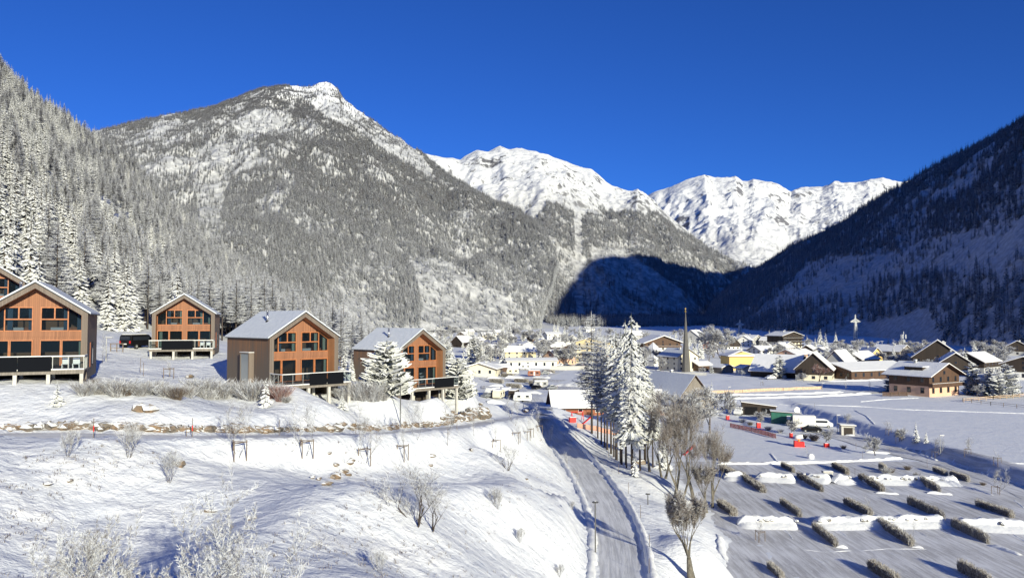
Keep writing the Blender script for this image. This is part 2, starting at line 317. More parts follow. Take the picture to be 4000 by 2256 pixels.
M['mtn2'] = mountain_mat('snowy_mountain', .85, (.13, .13, .14), (.80, .81, .82), rockamt=1.05, treeline=(330, 620), scale=1.0, floor=(.17, .17, .18))
M['mtn3'] = mountain_mat('far_snowy_mountain', .5, (.15, .15, .17), (.78, .79, .81), rockamt=.92, treeline=(520, 760), scale=.6, floor=(.36, .36, .37))
M['mtnR'] = mountain_mat('shaded_mountain', 1.0, (.14, .13, .13), rockamt=.4, treeline=(2500, 2700), scale=3.5, floor=(.40, .40, .42))
M['net'] = netmat('red_safety_net', (.72, .10, .07), .55, 6); M['net_o'] = netmat('orange_net', (.72, .36, .24), .6, 6)
M['slate'] = simple('shingled_spire', (.11, .105, .10), .8, 0, .25, 3); M['gold'] = simple('gilt_ball', (.5, .35, .1), .35, .8)
M['green'] = simple('green_container', (.02, .12, .085), .5, 0, .2, 1.2); M['tarp'] = simple('white_tarpaulin', (.72, .71, .66), .7)
M['carwhite'] = simple('white_car_paint', (.75, .76, .77), .3); M['carred'] = simple('red_car_paint', (.4, .02, .02), .3); M['cargrey'] = simple('grey_car_paint', (.2, .21, .23), .3)
M['bare'] = simple('bare_earth', (.17, .135, .10), .95, 0, .3, 2); M['wire'] = simple('wire', (.05, .05, .05), .6)
M['frosted_steel'] = simple('frosted_steel', (.58, .59, .58), .7, 0, .12, 3)

# ---------------------------------------------------------------- mesh building
class MB:
    def __init__(s): s.v = []; s.f = []; s.m = []
    def face(s, pts, mi=0):
        i = len(s.v); s.v += [tuple(p) for p in pts]; s.f.append(tuple(range(i, i + len(pts)))); s.m.append(mi)
    def box(s, x0, x1, y0, y1, z0, z1, mi=0, T=None):
        c = [Vector(a) for a in ((x0,y0,z0),(x1,y0,z0),(x1,y1,z0),(x0,y1,z0),(x0,y0,z1),(x1,y0,z1),(x1,y1,z1),(x0,y1,z1))]
        if T is not None: c = [T @ a for a in c]
        i = len(s.v); s.v += [tuple(a) for a in c]
        for q in ((0,3,2,1),(4,5,6,7),(0,1,5,4),(1,2,6,5),(2,3,7,6),(3,0,4,7)): s.f.append(tuple(i + k for k in q)); s.m.append(mi)
        return s
    def prism(s, poly, y0, y1, mi=0):          # polygon in x,z swept along y
        i = len(s.v); n = len(poly); s.v += [(a, y0, b) for a, b in poly] + [(a, y1, b) for a, b in poly]
        s.f.append(tuple(range(i, i + n))); s.m.append(mi); s.f.append(tuple(range(i + 2 * n - 1, i + n - 1, -1))); s.m.append(mi)
        for k in range(n): s.f.append((i + k, i + n + k, i + n + (k + 1) % n, i + (k + 1) % n)); s.m.append(mi)
        return s
    def tube(s, pts, radii, n=6, mi=0, cap=True):
        pts = [Vector(p) for p in pts]; i0 = len(s.v); rings = len(pts)
        if not hasattr(radii, '__len__'): radii = [radii] * rings
        for k, p in enumerate(pts):
            t = (pts[min(k + 1, rings - 1)] - pts[max(k - 1, 0)])
            if t.length < 1e-6: t = Vector((0, 0, 1))
            t.normalize(); a = t.orthogonal() if abs(t.z) > .95 else t.cross(Vector((0, 0, 1))); a.normalize(); b = t.cross(a)
            if abs(t.z) > .95: a = Vector((1, 0, 0)); a = (a - t * a.dot(t)).normalized(); b = t.cross(a)
            for j in range(n):
                an = 2 * math.pi * j / n; s.v.append(tuple(p + (a * math.cos(an) + b * math.sin(an)) * radii[k]))
        for k in range(rings - 1):
            for j in range(n): s.f.append((i0 + k * n + j, i0 + k * n + (j + 1) % n, i0 + (k + 1) * n + (j + 1) % n, i0 + (k + 1) * n + j)); s.m.append(mi)
        if cap and n > 2:
            s.f.append(tuple(i0 + j for j in reversed(range(n)))); s.m.append(mi); s.f.append(tuple(i0 + (rings - 1) * n + j for j in range(n))); s.m.append(mi)
        return s
    def ball(s, c, rx, ry=None, rz=None, mi=0, seg=8, ring=5, jit=0, rng=None):
        ry = ry or rx; rz = rz or rx; i0 = len(s.v); rng = rng or RNG
        for a in range(ring + 1):
            th = math.pi * a / ring
            for b in range(seg):
                ph = 2 * math.pi * b / seg; k = 1 + (rng.uniform(-jit, jit) if jit else 0)
                s.v.append((c[0] + rx * k * math.sin(th) * math.cos(ph), c[1] + ry * k * math.sin(th) * math.sin(ph), c[2] + rz * k * math.cos(th)))
        for a in range(ring):
            for b in range(seg): s.f.append((i0 + a * seg + b, i0 + (a + 1) * seg + b, i0 + (a + 1) * seg + (b + 1) % seg, i0 + a * seg + (b + 1) % seg)); s.m.append(mi)
        return s
    def mesh(s, name, mats, smooth_=False):
        me = bpy.data.meshes.new(name); me.from_pydata(s.v, [], s.f)
        if not isinstance(mats, (list, tuple)): mats = [mats]
        for m in mats: me.materials.append(m)
        if len(mats) > 1: me.polygons.foreach_set('material_index', s.m)
        if smooth_: me.polygons.foreach_set('use_smooth', [True] * len(s.f))
        me.update(); return me
    def build(s, name, mats, parent=None, smooth_=False):
        return link(name, s.mesh(name, mats, smooth_), parent)
def link(name, me, parent=None, loc=None):
    o = bpy.data.objects.new(name, me); COL.objects.link(o)
    if parent is not None: o.parent = parent
    if loc is not None: o.location = loc
    return o
def tag(o, label, cat, group=None, kind=None):
    if label: o['label'] = label
    if cat: o['category'] = cat
    if group: o['group'] = group
    if kind: o['kind'] = kind
    return o
def thing(name, label, cat, loc=(0, 0, 0), rz=0, group=None):
    o = bpy.data.objects.new(name, None); o.empty_display_size = .5; COL.objects.link(o); o.location = loc; o.rotation_euler = (0, 0, rz)
    return tag(o, label, cat, group)
def clone(root, loc, rz, scale=1.0, label=None, group=None):
    r = root.copy(); COL.objects.link(r); r.location = loc; r.rotation_euler = (0, 0, rz); r.scale = (scale,) * 3 if not hasattr(scale, '__len__') else scale
    if label: r['label'] = label
    if group: r['group'] = group
    for ch in list(KIDS.get(root.name, root.children)):
        c = ch.copy(); COL.objects.link(c); c.parent = r
        for g in list(ch.children):
            d = g.copy(); COL.objects.link(d); d.parent = c
    return r
KIDS = {}
def npmesh(name, verts, faces, mats, smooth_=True, midx=None):
    me = bpy.data.meshes.new(name); nv = len(verts); nf = len(faces); k = faces.shape[1]
    me.vertices.add(nv); me.vertices.foreach_set('co', verts.astype(np.float32).ravel()); me.loops.add(nf * k); me.loops.foreach_set('vertex_index', faces.astype(np.int32).ravel())
    me.polygons.add(nf); me.polygons.foreach_set('loop_start', np.arange(0, nf * k, k, dtype=np.int32)); me.polygons.foreach_set('loop_total', np.full(nf, k, np.int32))
    me.polygons.foreach_set('use_smooth', np.full(nf, smooth_))
    for m in (mats if isinstance(mats, list) else [mats]): me.materials.append(m)
    if midx is not None: me.polygons.foreach_set('material_index', midx.astype(np.int32))
    me.update(calc_edges=True); me.validate(); return me
def gridfaces(nr, nc):
    i = np.arange(nr - 1)[:, None] * nc + np.arange(nc - 1)[None]; i = i.ravel(); return np.stack([i, i + 1, i + nc + 1, i + nc], 1)

# ---------------------------------------------------------------- ground sheet
rr = np.concatenate([np.linspace(12, 44, 24, endpoint=False), np.geomspace(44, 9000, 860)]); uu = np.linspace(-1.25, 1.25, 430)
RRr, UU = np.meshgrid(rr, uu, indexing='ij'); gx = (RRr * UU).ravel(); gy = (RRr - 30).ravel()
gz = H(gx, gy); gz = np.where(gy > 5000, np.minimum(gz, 60), gz)
g = link('ground', npmesh('ground', np.stack([gx, gy, gz], 1), gridfaces(len(rr), len(uu)), M['snow'])); tag(g, None, None, kind='structure')

def ribbon(name, pts, wdt, m, dz=.03, n=8, wob=.12, ts=5):
    pts = smooth(pts, 8) if len(pts) > 2 else pts; v = []; L = len(pts)
    for i, p in enumerate(pts):
        t = (pts[min(i + 1, L - 1)] - pts[max(i - 1, 0)]); t.z = 0; t.normalize(); s = Vector((t.y, -t.x, 0))
        ww = wdt(i / (L - 1)) if callable(wdt) else wdt
        for k in range(n + 1):
            q = p + s * (ww * (k / n - .5) * (1 + (wob * math.sin(i * 1.7) * .3 if k in (0, n) else 0))); v.append((q.x, q.y, p.z - .10 + dz))
    me = npmesh(name, np.array(v), gridfaces(L, n + 1), m); uv = me.uv_layers.new(name='uv'); li = np.zeros(len(me.loops), np.int32); me.loops.foreach_get('vertex_index', li); s_ = [0.0]
    for a, b in zip(pts[:-1], pts[1:]): s_.append(s_[-1] + (b - a).length)
    W_ = wdt if not callable(wdt) else 4.0; q = np.stack([(li % (n + 1)) / n * W_, np.array(s_)[li // (n + 1)]], 1); uv.data.foreach_set('uv', q.astype(np.float32).ravel()); return link(name, me)
o = ribbon('access_road', UPW, 2.75, M['road'], .055); tag(o, None, None, kind='structure')
o = ribbon('lower_road', LOW, 4.1, M['road'], .060); tag(o, None, None, kind='structure')
# ---------------------------------------------------------------- mountains
LOFT = {}
def interp_cols(cols, n):
    cols = [[Vector(v) for v in c] for c in cols]; K = len(cols[0]); out = np.zeros((n, K, 3))
    s = [0.0]
    for a, b in zip(cols[:-1], cols[1:]): s.append(s[-1] + sum((a[k] - b[k]).length for k in range(K)) / K)
    t = np.linspace(0, s[-1], n)
    for k in range(K):
        for d in range(3): out[:, k, d] = np.interp(t, s, [c[k][d] for c in cols])
    ker = np.array([1, 2, 3, 2, 1.]) / 9
    for k in range(K):
        for d in (0, 1): pad = np.pad(out[:, k, d], 2, 'edge'); out[:, k, d] = np.convolve(pad, ker, 'valid')
    return out
def loft(name, cols, m, nc=320, nr=200, conc=1.12, amp=30, freq=1 / 260., back=True, jag=3.0, toe=False, env_pow=.6):
    C = interp_cols(cols, nc); K = C.shape[1]; rows = []
    tt = np.linspace(0, K - 1, nr)
    for t in tt:
        i = min(int(t), K - 2); f = t - i; a, b = C[:, i], C[:, i + 1]; q = a * (1 - f) + b * f
        if K == 2: q[:, 2] = a[:, 2] + (b[:, 2] - a[:, 2]) * f ** conc
        rows.append(q)
    A = np.array(rows); T = (tt / (K - 1))[:, None]
    env = np.sin(np.pi * np.clip(T, 0, 1)) ** env_pow; x, y = A[:, :, 0], A[:, :, 1]
    dirn = (C[:, -1, :2] - C[:, 0, :2]); dirn /= np.linalg.norm(dirn, axis=1)[:, None]
    # gullies run down the slope: noise stretched along the fall line
    dm = dirn.mean(0); dm /= np.linalg.norm(dm); lat = -x * dm[1] + y * dm[0]; fal = x * dm[0] + y * dm[1]
    nz = 0.62 * ridged(lat * freq + 5, fal * freq * .38 + 3, 6, .56) + 0.38 * ridged(x * freq * 1.3, y * freq * 1.3, 6, .6)
    A[:, :, 2] += amp * nz * env + jag * fbm(x * freq * 6, y * freq * 6, 4, .6) * np.minimum(1, T * 3)
    front = A.copy()
    if back:
        e = A[-1]; bk = []; bw_ = S(.72, .86, np.linspace(0, 1, nc))[:, None] if toe else np.zeros((nc, 1)); bd = dirn * (1 - bw_) + np.array([[-.75, .66]]) * bw_; bd /= np.linalg.norm(bd, axis=1)[:, None]
        for k in range(1, 14):
            q = e.copy(); q[:, :2] += bd * (80 * k); q[:, 2] -= 46 * k * 1.0 - 10 * nz[-1]; bk.append(q)
        A = np.concatenate([A, np.array(bk)])
    o = link(name, npmesh(name, A.reshape(-1, 3), gridfaces(A.shape[0], nc), m)); tag(o, None, None, kind='structure'); LOFT[name] = A; return front
m1c = [((-100,560,1900),(0,1200,700)),((350,515,2000),(500,1200,640)),((600,463,2100),(800,1230,620)),((860,413,2200),(1000,1250,680)),((1040,348,2300),(1150,1270,740)),((1110,335,2350),(1200,1272,770)),
 ((1190,340,2400),(1250,1275,790)),((1276,322,2450),(1330,1285,840)),((1318,345,2420),(1400,1285,870)),((1332,378,2380),(1420,1287,880)),((1400,435,2300),(1500,1290,900)),((1500,510,2200),(1620,1290,930)),((1560,545,2150),(1680,1290,950)),((1654,612,2050),(1760,1290,970)),
 ((1803,720,1900),(1900,1292,1010)),((1900,772,1820),(1960,1293,1050)),((2029,828,1700),(2030,1294,1090)),((2135,927,1580),(2080,1294,1130)),((2170,995,1500),(2100,1294,1160)),((2180,1045,1440),(2105,1294,1190)),((2160,1120,1370),(2110,1294,1220)),((2122,1185,1330),(2112,1294,1250)),((2105,1280,1310),(2112,1296,1290))]
MT1 = loft('wooded_mountain', [(P(*f), P(*r)) for r, f in m1c], M['mtn1'], 420, 300, amp=34, freq=1 / 230., jag=4, toe=True)
sk2 = [(1500,640,4000),(1665,602,4100),(1748,616,4200),(1797,630,4250),(1830,605,4300),(1869,585,4300),(1907,594,4350),(1952,573,4400),(1985,583,4400),(2037,583,4450),(2106,602,4450),(2188,629,4400),(2315,668,4300),(2370,715,4200),(2436,750,4100),(2469,756,4100),(2491,748,4050),(2519,767,4000),(2579,817,3900),(2656,880,3750),(2767,963,3550),(2866,1012,3400),(2920,1040,3300),(3010,1085,3200)]
ft2 = [(1500,1290,2100),(1700,1290,2000),(1800,1290,1900),(1850,1290,1900),(1900,1290,1850),(1950,1290,1850),(2000,1290,1850),(2050,1290,1850),(2090,1290,1850),(2130,1290,1850),(2170,1290,1850),(2220,1290,1900),(2270,1290,1950),(2330,1290,2000),(2400,1290,2050),(2440,1290,2100),(2480,1290,2120),(2530,1290,2150),(2590,1290,2200),(2660,1290,2300),(2750,1270,2500),(2850,1180,2900),(2920,1120,3100),(3010,1110,3150)]
MT2 = loft('snowy_mountain', [(P(*f), P(*r)) for r, f in zip(sk2, ft2)], M['mtn2'], 380, 300, conc=1.05, amp=75, freq=1 / 600., jag=6)
sk3 = [(2400,800,7400),(2519,770,7400),(2560,752,7300),(2600,741,7300),(2637,723,7200),(2711,695,7200),(2752,681,7200),(2786,695,7300),(2830,696,7300),(2873,690,7400),(2900,713,7400),(2922,713,7400),(2941,699,7500),(3034,718,7500),(3089,750,7600),(3127,735,7600),(3213,735,7700),(3263,716,7700),(3343,716,7800),(3449,692,7800),(3505,707,7900),(3529,710,7900),(3616,688,8000),(3900,660,8000)]
MT3 = loft('far_mountain', [(P(a[0] * .8 + 3000 * .2, 1180, 4300), P(*a)) for a in sk3], M['mtn3'], 360, 260, conc=1.15, amp=120, freq=1 / 1100., jag=9)
rc = [((420,-1700,8),(700,-1700,190),(1350,-1700,480)),((420,-600,8),(700,-600,190),(1350,-600,500)),((410,0,5),(700,0,190),(1350,0,500)),((390,160,3),(700,180,200),(1350,190,560)),  # out-of-view slopes and tops are shaped to throw and limit the valley shadow
 ((350,270,3),(700,265,330),(1350,262,865)),((338,380,2),(690,420,340),(1350,400,862)),((334,430,2),(690,700,320),(1350,650,835)),
 (P(4000,1352,500),P(4000,535,1000),(1350,900,800)),(P(3800,1352,580),P(3796,652,1150),(1400,1200,735)),(P(3600,1350,680),P(3622,732,1300),(1400,1450,650)),(P(3400,1338,800),P(3467,787,1450),(1400,1700,600)),
 (P(3250,1322,850),P(3300,882,1650),(1400,1900,550)),(P(3130,1305,900),P(3176,957,1850),(1400,2150,515)),(P(3060,1302,960),P(3096,985,2000),(1400,2350,490)),(P(2950,1298,1080),P(2959,1055,2300),(1350,2700,440)),(P(2850,1296,1250),P(2880,1105,2450),(1300,3000,380)),(P(2780,1295,1450),P(2805,1160,2500),(1250,3200,330)),(P(2730,1294,1700),P(2755,1240,2300),(1200,3400,250)),(P(2705,1293,1900),P(2715,1290,2250),(1150,3500,150))]
MTR = loft('shaded_mountain', rc, M['mtnR'], 460, 260, amp=9, freq=1 / 120., jag=2.0, back=False)

# ---------------------------------------------------------------- trees
def quadstrip(v, f, pts, wid, side, n0=None):
    """flat blade along pts with half widths wid in direction side"""
    i = len(v)
    for p, w_ in zip(pts, wid): v.append(p - side * w_); v.append(p + side * w_)
    for k in range(len(pts) - 1): f.append((i + 2 * k, i + 2 * k + 1, i + 2 * k + 3, i + 2 * k + 2))
def conifer(name, h, rad, levels, nb, seed, mcrown, mbark, droop=.35, base=.06, detail=2, twig=.3, gap=.0, widthf=.16, trunk_r=None, kind='spruce', join=False, pw=.85):
    rg = random.Random(seed); v = []; f = []
    for L in range(levels):
        t = (L + rg.random() * .7) / levels; z = h * (base + (1 - base) * t); r = rad * (1 - t) ** pw * (.8 + .4 * rg.random()) + .04 * rad
        for b in range(max(3, int(nb * (1 - .5 * t)))):
            if rg.random() < gap: continue
            an = rg.random() * 6.283; d = Vector((math.cos(an), math.sin(an), 0)); sd = Vector((-d.y, d.x, 0)); rl = r * rg.uniform(.7, 1.12); zz = z + rg.uniform(-.5, .5) * h / levels
            up = droop if kind == 'spruce' else -.05
            pts = [Vector((0, 0, zz)), d * rl * .45 + Vector((0, 0, zz - rl * up * .30)), d * rl * .8 + Vector((0, 0, zz - rl * up * .75)), d * rl + Vector((0, 0, zz - rl * up * (.85 if kind == 'spruce' else .6)))]
            w0 = rl * widthf
            if detail == 0: 
                i = len(v); v += [pts[0], pts[2] + sd * w0 * 1.7 - Vector((0, 0, w0 * .9)), pts[3] + Vector((0, 0, 0)), pts[2] - sd * w0 * 1.7 - Vector((0, 0, w0 * .9))]; f += [(i, i + 1, i + 2, i + 2), (i, i + 2, i + 3, i + 3)]
                continue
            # tent shaped bough: two sloping sides
            for sg in (-1, 1):
                i = len(v)
                for p, ww in zip(pts, (.15, 1.0, .85, .1)):
                    v.append(p); v.append(p + sd * sg * w0 * ww - Vector((0, 0, w0 * ww * .8)))
                for k in range(3): f.append((i + 2 * k, i + 2 * k + 1, i + 2 * k + 3, i + 2 * k + 2) if sg > 0 else (i + 2 * k, i + 2 * k + 2, i + 2 * k + 3, i + 2 * k + 1))
            if detail >= 2:
                for q in range(6 if kind == 'spruce' else 8):
                    a = rg.uniform(.2, 1.0); p0 = pts[0].lerp(pts[3], a) + Vector((0, 0, -rl * up * .3 * math.sin(a * 3) * .4)); sg = rg.choice((-1, 1)); ln = rl * twig * rg.uniform(.5, 1.1) * (1.1 - .5 * a)
                    dd = (d * rg.uniform(.2, .9) + sd * sg * rg.uniform(.5, 1) + Vector((0, 0, rg.uniform(-.75, .05) if kind == 'spruce' else rg.uniform(-.5, .5)))).normalized()
                    sdn = dd.cross(Vector((rg.uniform(-.4, .4), rg.uniform(-.4, .4), 1))).normalized(); quadstrip(v, f, [p0, p0 + dd * ln * .6, p0 + dd * ln], (ln * .10, ln * .17, ln * .02) if kind == 'spruce' else (ln * .05, ln * .06, .005), sdn)
    # leader
    quadstrip(v, f, [Vector((0, 0, h * .9)), Vector((.03, 0, h * .97)), Vector((0, 0, h * 1.02))], (rad * .05, rad * .03, .005), Vector((1, 0, 0))); quadstrip(v, f, [Vector((0, 0, h * .9)), Vector((0, .03, h * .97)), Vector((0, 0, h * 1.02))], (rad * .05, rad * .03, .005), Vector((0, 1, 0)))
    tr = trunk_r or h * .014; mb = MB(); mb.tube([(0, 0, -.8), (0, 0, h * .35), (0, 0, h * .96)], [tr, tr * .7, tr * .12], 6 if detail else 4)
    va = np.array([tuple(p) for p in v]); fa = np.array(f)
    # keep crown slightly irregular
    if join:
        tv = np.array(mb.v); tf = np.array([q if len(q) == 4 else (q[0], q[1], q[2], q[2]) for q in mb.f if len(q) in (3, 4)])
        vv = np.concatenate([va, tv]); ff = np.concatenate([fa, tf + len(va)]); mi = np.concatenate([np.zeros(len(fa)), np.ones(len(tf))])
        return fixmesh(name, vv, ff, [mcrown, mbark], mi)
    return fixmesh(name + '_crown', va, fa, [mcrown]), mb.mesh(name + '_trunk', mbark, True)
def fixmesh(name, v, f, mats, mi=None):
    me = bpy.data.meshes.new(name); fl = [tuple(q) if q[2] != q[3] else tuple(q[:3]) for q in f.tolist()]
    me.from_pydata(v.tolist(), [], fl)
    for m in mats: me.materials.append(m)
    if mi is not None: me.polygons.foreach_set('material_index', np.asarray(mi, dtype=np.int32))
    me.update(); return me
def tree_thing(crown_trunk, name, label, cat, loc, rz=0, scale=1.0, group=None):
    t = thing(name, label, cat, loc, rz, group); t.scale = (scale,) * 3 if not hasattr(scale, '__len__') else scale
    c = link('crown', crown_trunk[0], t); k = link('trunk', crown_trunk[1], t); KIDS[t.name] = [c, k]; return t
def bare_tree(name, h, seed, mtw, mbk, stems=1, spread=.5, up=.6, levels=4, r0=None, first=.25, twn=3, twl=.3, splits=3, tww=.012, lean=.12):
    rg = random.Random(seed); tb = MB(); v = []; f = []; r0 = r0 or h * .018
    def twigs(p, d, ln, n):
        for _ in range(n):
            dd = (d * rg.uniform(.3, 1) + Vector((rg.uniform(-1, 1), rg.uniform(-1, 1), rg.uniform(-.4, .9))) * .8).normalized(); l_ = ln * rg.uniform(.5, 1.2)
            sd = dd.cross(Vector((rg.uniform(-1, 1), rg.uniform(-1, 1), rg.uniform(-1, 1)))).normalized(); q = p + dd * l_ * .5 + Vector((0, 0, rg.uniform(-.1, .1) * l_)); quadstrip(v, f, [p, q, p + dd * l_], (tww * h * .3, tww * h * .35, tww * h * .12), sd)
            for s_ in range(2):
                a = rg.uniform(.3, .9); p2 = p.lerp(p + dd * l_, a); d2 = (dd + Vector((rg.uniform(-1, 1), rg.uniform(-1, 1), rg.uniform(-.5, .8)))).normalized(); quadstrip(v, f, [p2, p2 + d2 * l_ * .45], (tww * h * .25, tww * h * .1), sd)
    def grow(p, d, ln, r, lev):
        k = 4; pts = [p]; q = p; dd = d.copy()
        for i in range(k):
            dd = (dd + Vector((rg.uniform(-1, 1), rg.uniform(-1, 1), rg.uniform(-.6, .8))) * .16 + Vector((0, 0, .05 * up))).normalized(); q = q + dd * ln / k; pts.append(q)
            if lev <= 2: twigs(q, dd, ln * twl * (1.3 if lev == 0 else 1), twn if lev < 2 else 1)
        tb.tube(pts, [r * (1 - .55 * i / k) for i in range(k + 1)], 5 if r > .03 else 3, cap=False)
        if lev > 0:
            for s_ in range(splits):
                i = rg.choice((2, 3, 4)) if s_ else 4; an = rg.random() * 6.283; pr = dd.orthogonal().normalized(); pr.rotate(Matrix.Rotation(an, 3, dd))
                nd = (dd * (1 - spread * .5) + pr * spread * rg.uniform(.6, 1.2) + Vector((0, 0, up * .35))).normalized(); grow(pts[i], nd, ln * rg.uniform(.6, .85), r * (1 - .55 * i / k) * .68, lev - 1)
    for s_ in range(stems):
        an = 6.283 * s_ / stems + rg.random(); l0 = lean if stems == 1 else .35
        grow(Vector((math.cos(an) * r0, math.sin(an) * r0, -.3)), Vector((math.cos(an) * l0, math.sin(an) * l0, 1)).normalized(), h * first + .3, r0, levels)
    va = np.array([tuple(p) for p in v]); fa = np.array(f); zmax = va[:, 2].max(); k = h / zmax
    tv = [(a * k, b * k, c * k) for a, b, c in tb.v]; tb.v = tv
    return fixmesh(name + '_crown', va * k, fa, [mtw]), tb.mesh(name + '_trunk', mbk, True)
def shrub(name, h, rad, n, seed, m, wd=.02, split=3, up=.7):
    rg = random.Random(seed); v = []; f = []
    for _ in range(n):
        an = rg.random() * 6.283; r_ = rad * .35 * math.sqrt(rg.random()); p = Vector((math.cos(an) * r_, math.sin(an) * r_, -.1)); a2 = an + rg.uniform(-.6, .6); out = rg.random()
        d = Vector((math.cos(a2) * out, math.sin(a2) * out, up + rg.random())).normalized(); ln = h * rg.uniform(.6, 1.05) / max(.5, d.z)
        sd = d.cross(Vector((rg.uniform(-1, 1), rg.uniform(-1, 1), .2))).normalized(); quadstrip(v, f, [p, p + d * ln * .5, p + d * ln * .98 + Vector((0, 0, .02))], (wd, wd * .8, wd * .2), sd)
        for s_ in range(split):
            a = rg.uniform(.35, 1); p2 = p + d * ln * a; d2 = (d + Vector((rg.uniform(-1, 1), rg.uniform(-1, 1), rg.uniform(-.3, .7))) * .9).normalized(); l2 = ln * rg.uniform(.15, .35); quadstrip(v, f, [p2, p2 + d2 * l2], (wd * .9, wd * .3), sd)
    return fixmesh(name, np.array([tuple(p) for p in v]), np.array(f), [m])
def grass(name, n, seed):
    rs = np.random.RandomState(seed); V = []; F = []
    for _ in range(n):
        px, py = rs.uniform(-50, 2400), rs.uniform(1715, 2256)
        if fbm(np.array([px / 260.]), np.array([py / 120.]), 3)[0] < .05: continue
        a = G(px, py)
        if float(polydist(np.array([a.x]), np.array([a.y]), LOS)[0][0]) < 2.2 or float(polydist(np.array([a.x]), np.array([a.y]), UPS)[0][0]) < 1.6: continue
        for k in range(7):
            d = Vector((rs.uniform(-.6, .6), rs.uniform(-.6, .6), 1)).normalized(); b = a + Vector((rs.uniform(-.12, .12), rs.uniform(-.12, .12), -.03)); quadstrip(V, F, [b, b + d * rs.uniform(.07, .22)], (.012, .004), Vector((d.y, -d.x, .1)).normalized() if abs(d.x) + abs(d.y) > .05 else Vector((1, 0, 0)))
    return fixmesh(name, np.array([tuple(p) for p in V]), np.array(F), [M['twig_b']])
def hedge_mesh(name, L, W, Hh, n, seed, m):
    rg = random.Random(seed); v = []; f = []
    for _ in range(int(n * .45)):
        x = rg.uniform(0, L)
        if math.sin(x * 3.1 + seed) + math.sin(x * 7.7) < -1.35: continue
        p = Vector((x, rg.uniform(-W / 2, W / 2) * .7, -.05)); tp = Hh * (.8 + .12 * math.sin(x * 2.3 + seed * 2) + .1 * math.sin(x * 6.1)) * rg.uniform(.55, 1.12); d = Vector((rg.uniform(-.16, .16), rg.uniform(-.22, .22), 1)).normalized(); sd = Vector((rg.uniform(-1, 1), rg.uniform(-1, 1), 0)).normalized(); quadstrip(v, f, [p, p + d * tp * .6, p + d * tp], (.020, .016, .006), sd)
    for _ in range(int(n * .5)):
        p = Vector((rg.uniform(0, L), rg.uniform(-W / 2, W / 2), 0)); z0 = rg.random() ** .7 * Hh * .75; p.z = z0; top = Hh * (.72 + .12 * math.sin(p.x * 2.1 + seed) + .10 * math.sin(p.x * 5.3 + 2 * seed) + .25 * rg.random() ** 2) * min(1, .5 + p.x / 1.2, .5 + (L - p.x) / 1.2); p.z = min(z0, top)
        d = Vector((rg.uniform(-.5, .5), rg.uniform(-.6, .6), rg.uniform(.2, 1))).normalized(); ln = min(rg.uniform(.15, .4), (top - p.z) + .12); sd = d.cross(Vector((rg.uniform(-1, 1), rg.uniform(-1, 1), .2))).normalized(); quadstrip(v, f, [p, p + d * ln], (.022, .008), sd)
    return fixmesh(name, np.array([tuple(p) for p in v]), np.array(f), [m])
def scatter(name, pts, rots, scl, idx, sources, label, cat):
    me = bpy.data.meshes.new(name + '_points'); n = len(pts); me.vertices.add(n); me.vertices.foreach_set('co', np.asarray(pts, np.float32).ravel())
    a = me.attributes.new('rot', 'FLOAT', 'POINT'); a.data.foreach_set('value', np.asarray(rots, np.float32)); a = me.attributes.new('scl', 'FLOAT', 'POINT'); a.data.foreach_set('value', np.asarray(scl, np.float32)); a = me.attributes.new('idx', 'INT', 'POINT'); a.data.foreach_set('value', np.asarray(idx, np.int32))
    o = link(name, me); tag(o, label, cat, None, 'stuff')
    ng = bpy.data.node_groups.new(name, 'GeometryNodeTree'); ng.interface.new_socket('Geometry', in_out='INPUT', socket_type='NodeSocketGeometry'); ng.interface.new_socket('Geometry', in_out='OUTPUT', socket_type='NodeSocketGeometry')
    N = ng.nodes; L = ng.links; gi = N.new('NodeGroupInput'); go = N.new('NodeGroupOutput'); iop = N.new('GeometryNodeInstanceOnPoints'); L.new(gi.outputs[0], iop.inputs['Points']); iop.inputs['Pick Instance'].default_value = True
    jn = N.new('GeometryNodeJoinGeometry'); g2 = []
    for s in reversed(sources):
        oi = N.new('GeometryNodeObjectInfo'); oi.inputs[0].default_value = s; oi.transform_space = 'ORIGINAL'; gt = N.new('GeometryNodeGeometryToInstance'); L.new(oi.outputs['Geometry'], gt.inputs[0]); L.new(gt.outputs[0], jn.inputs[0])
    L.new(jn.outputs[0], iop.inputs['Instance'])
    def attr(nm, tp):
        x = N.new('GeometryNodeInputNamedAttribute'); x.data_type = tp; x.inputs[0].default_value = nm; return [q for q in x.outputs if q.enabled][0]
    cb = N.new('ShaderNodeCombineXYZ'); L.new(attr('rot', 'FLOAT'), cb.inputs[2]); L.new(cb.outputs[0], iop.inputs['Rotation']); L.new(attr('scl', 'FLOAT'), iop.inputs['Scale']); L.new(attr('idx', 'INT'), iop.inputs['Instance Index']); L.new(iop.outputs[0], go.inputs[0])
    md = o.modifiers.new('scatter', 'NODES'); md.node_group = ng; return o
def inpoly(px, py, poly):
    r = np.zeros(px.shape, bool); n = len(poly)
    for i in range(n):
        x1, y1 = poly[i]; x2, y2 = poly[(i + 1) % n]; c = ((y1 > py) != (y2 > py)) & (px < (x2 - x1) * (py - y1) / (y2 - y1 + 1e-9) + x1); r ^= c
    return r
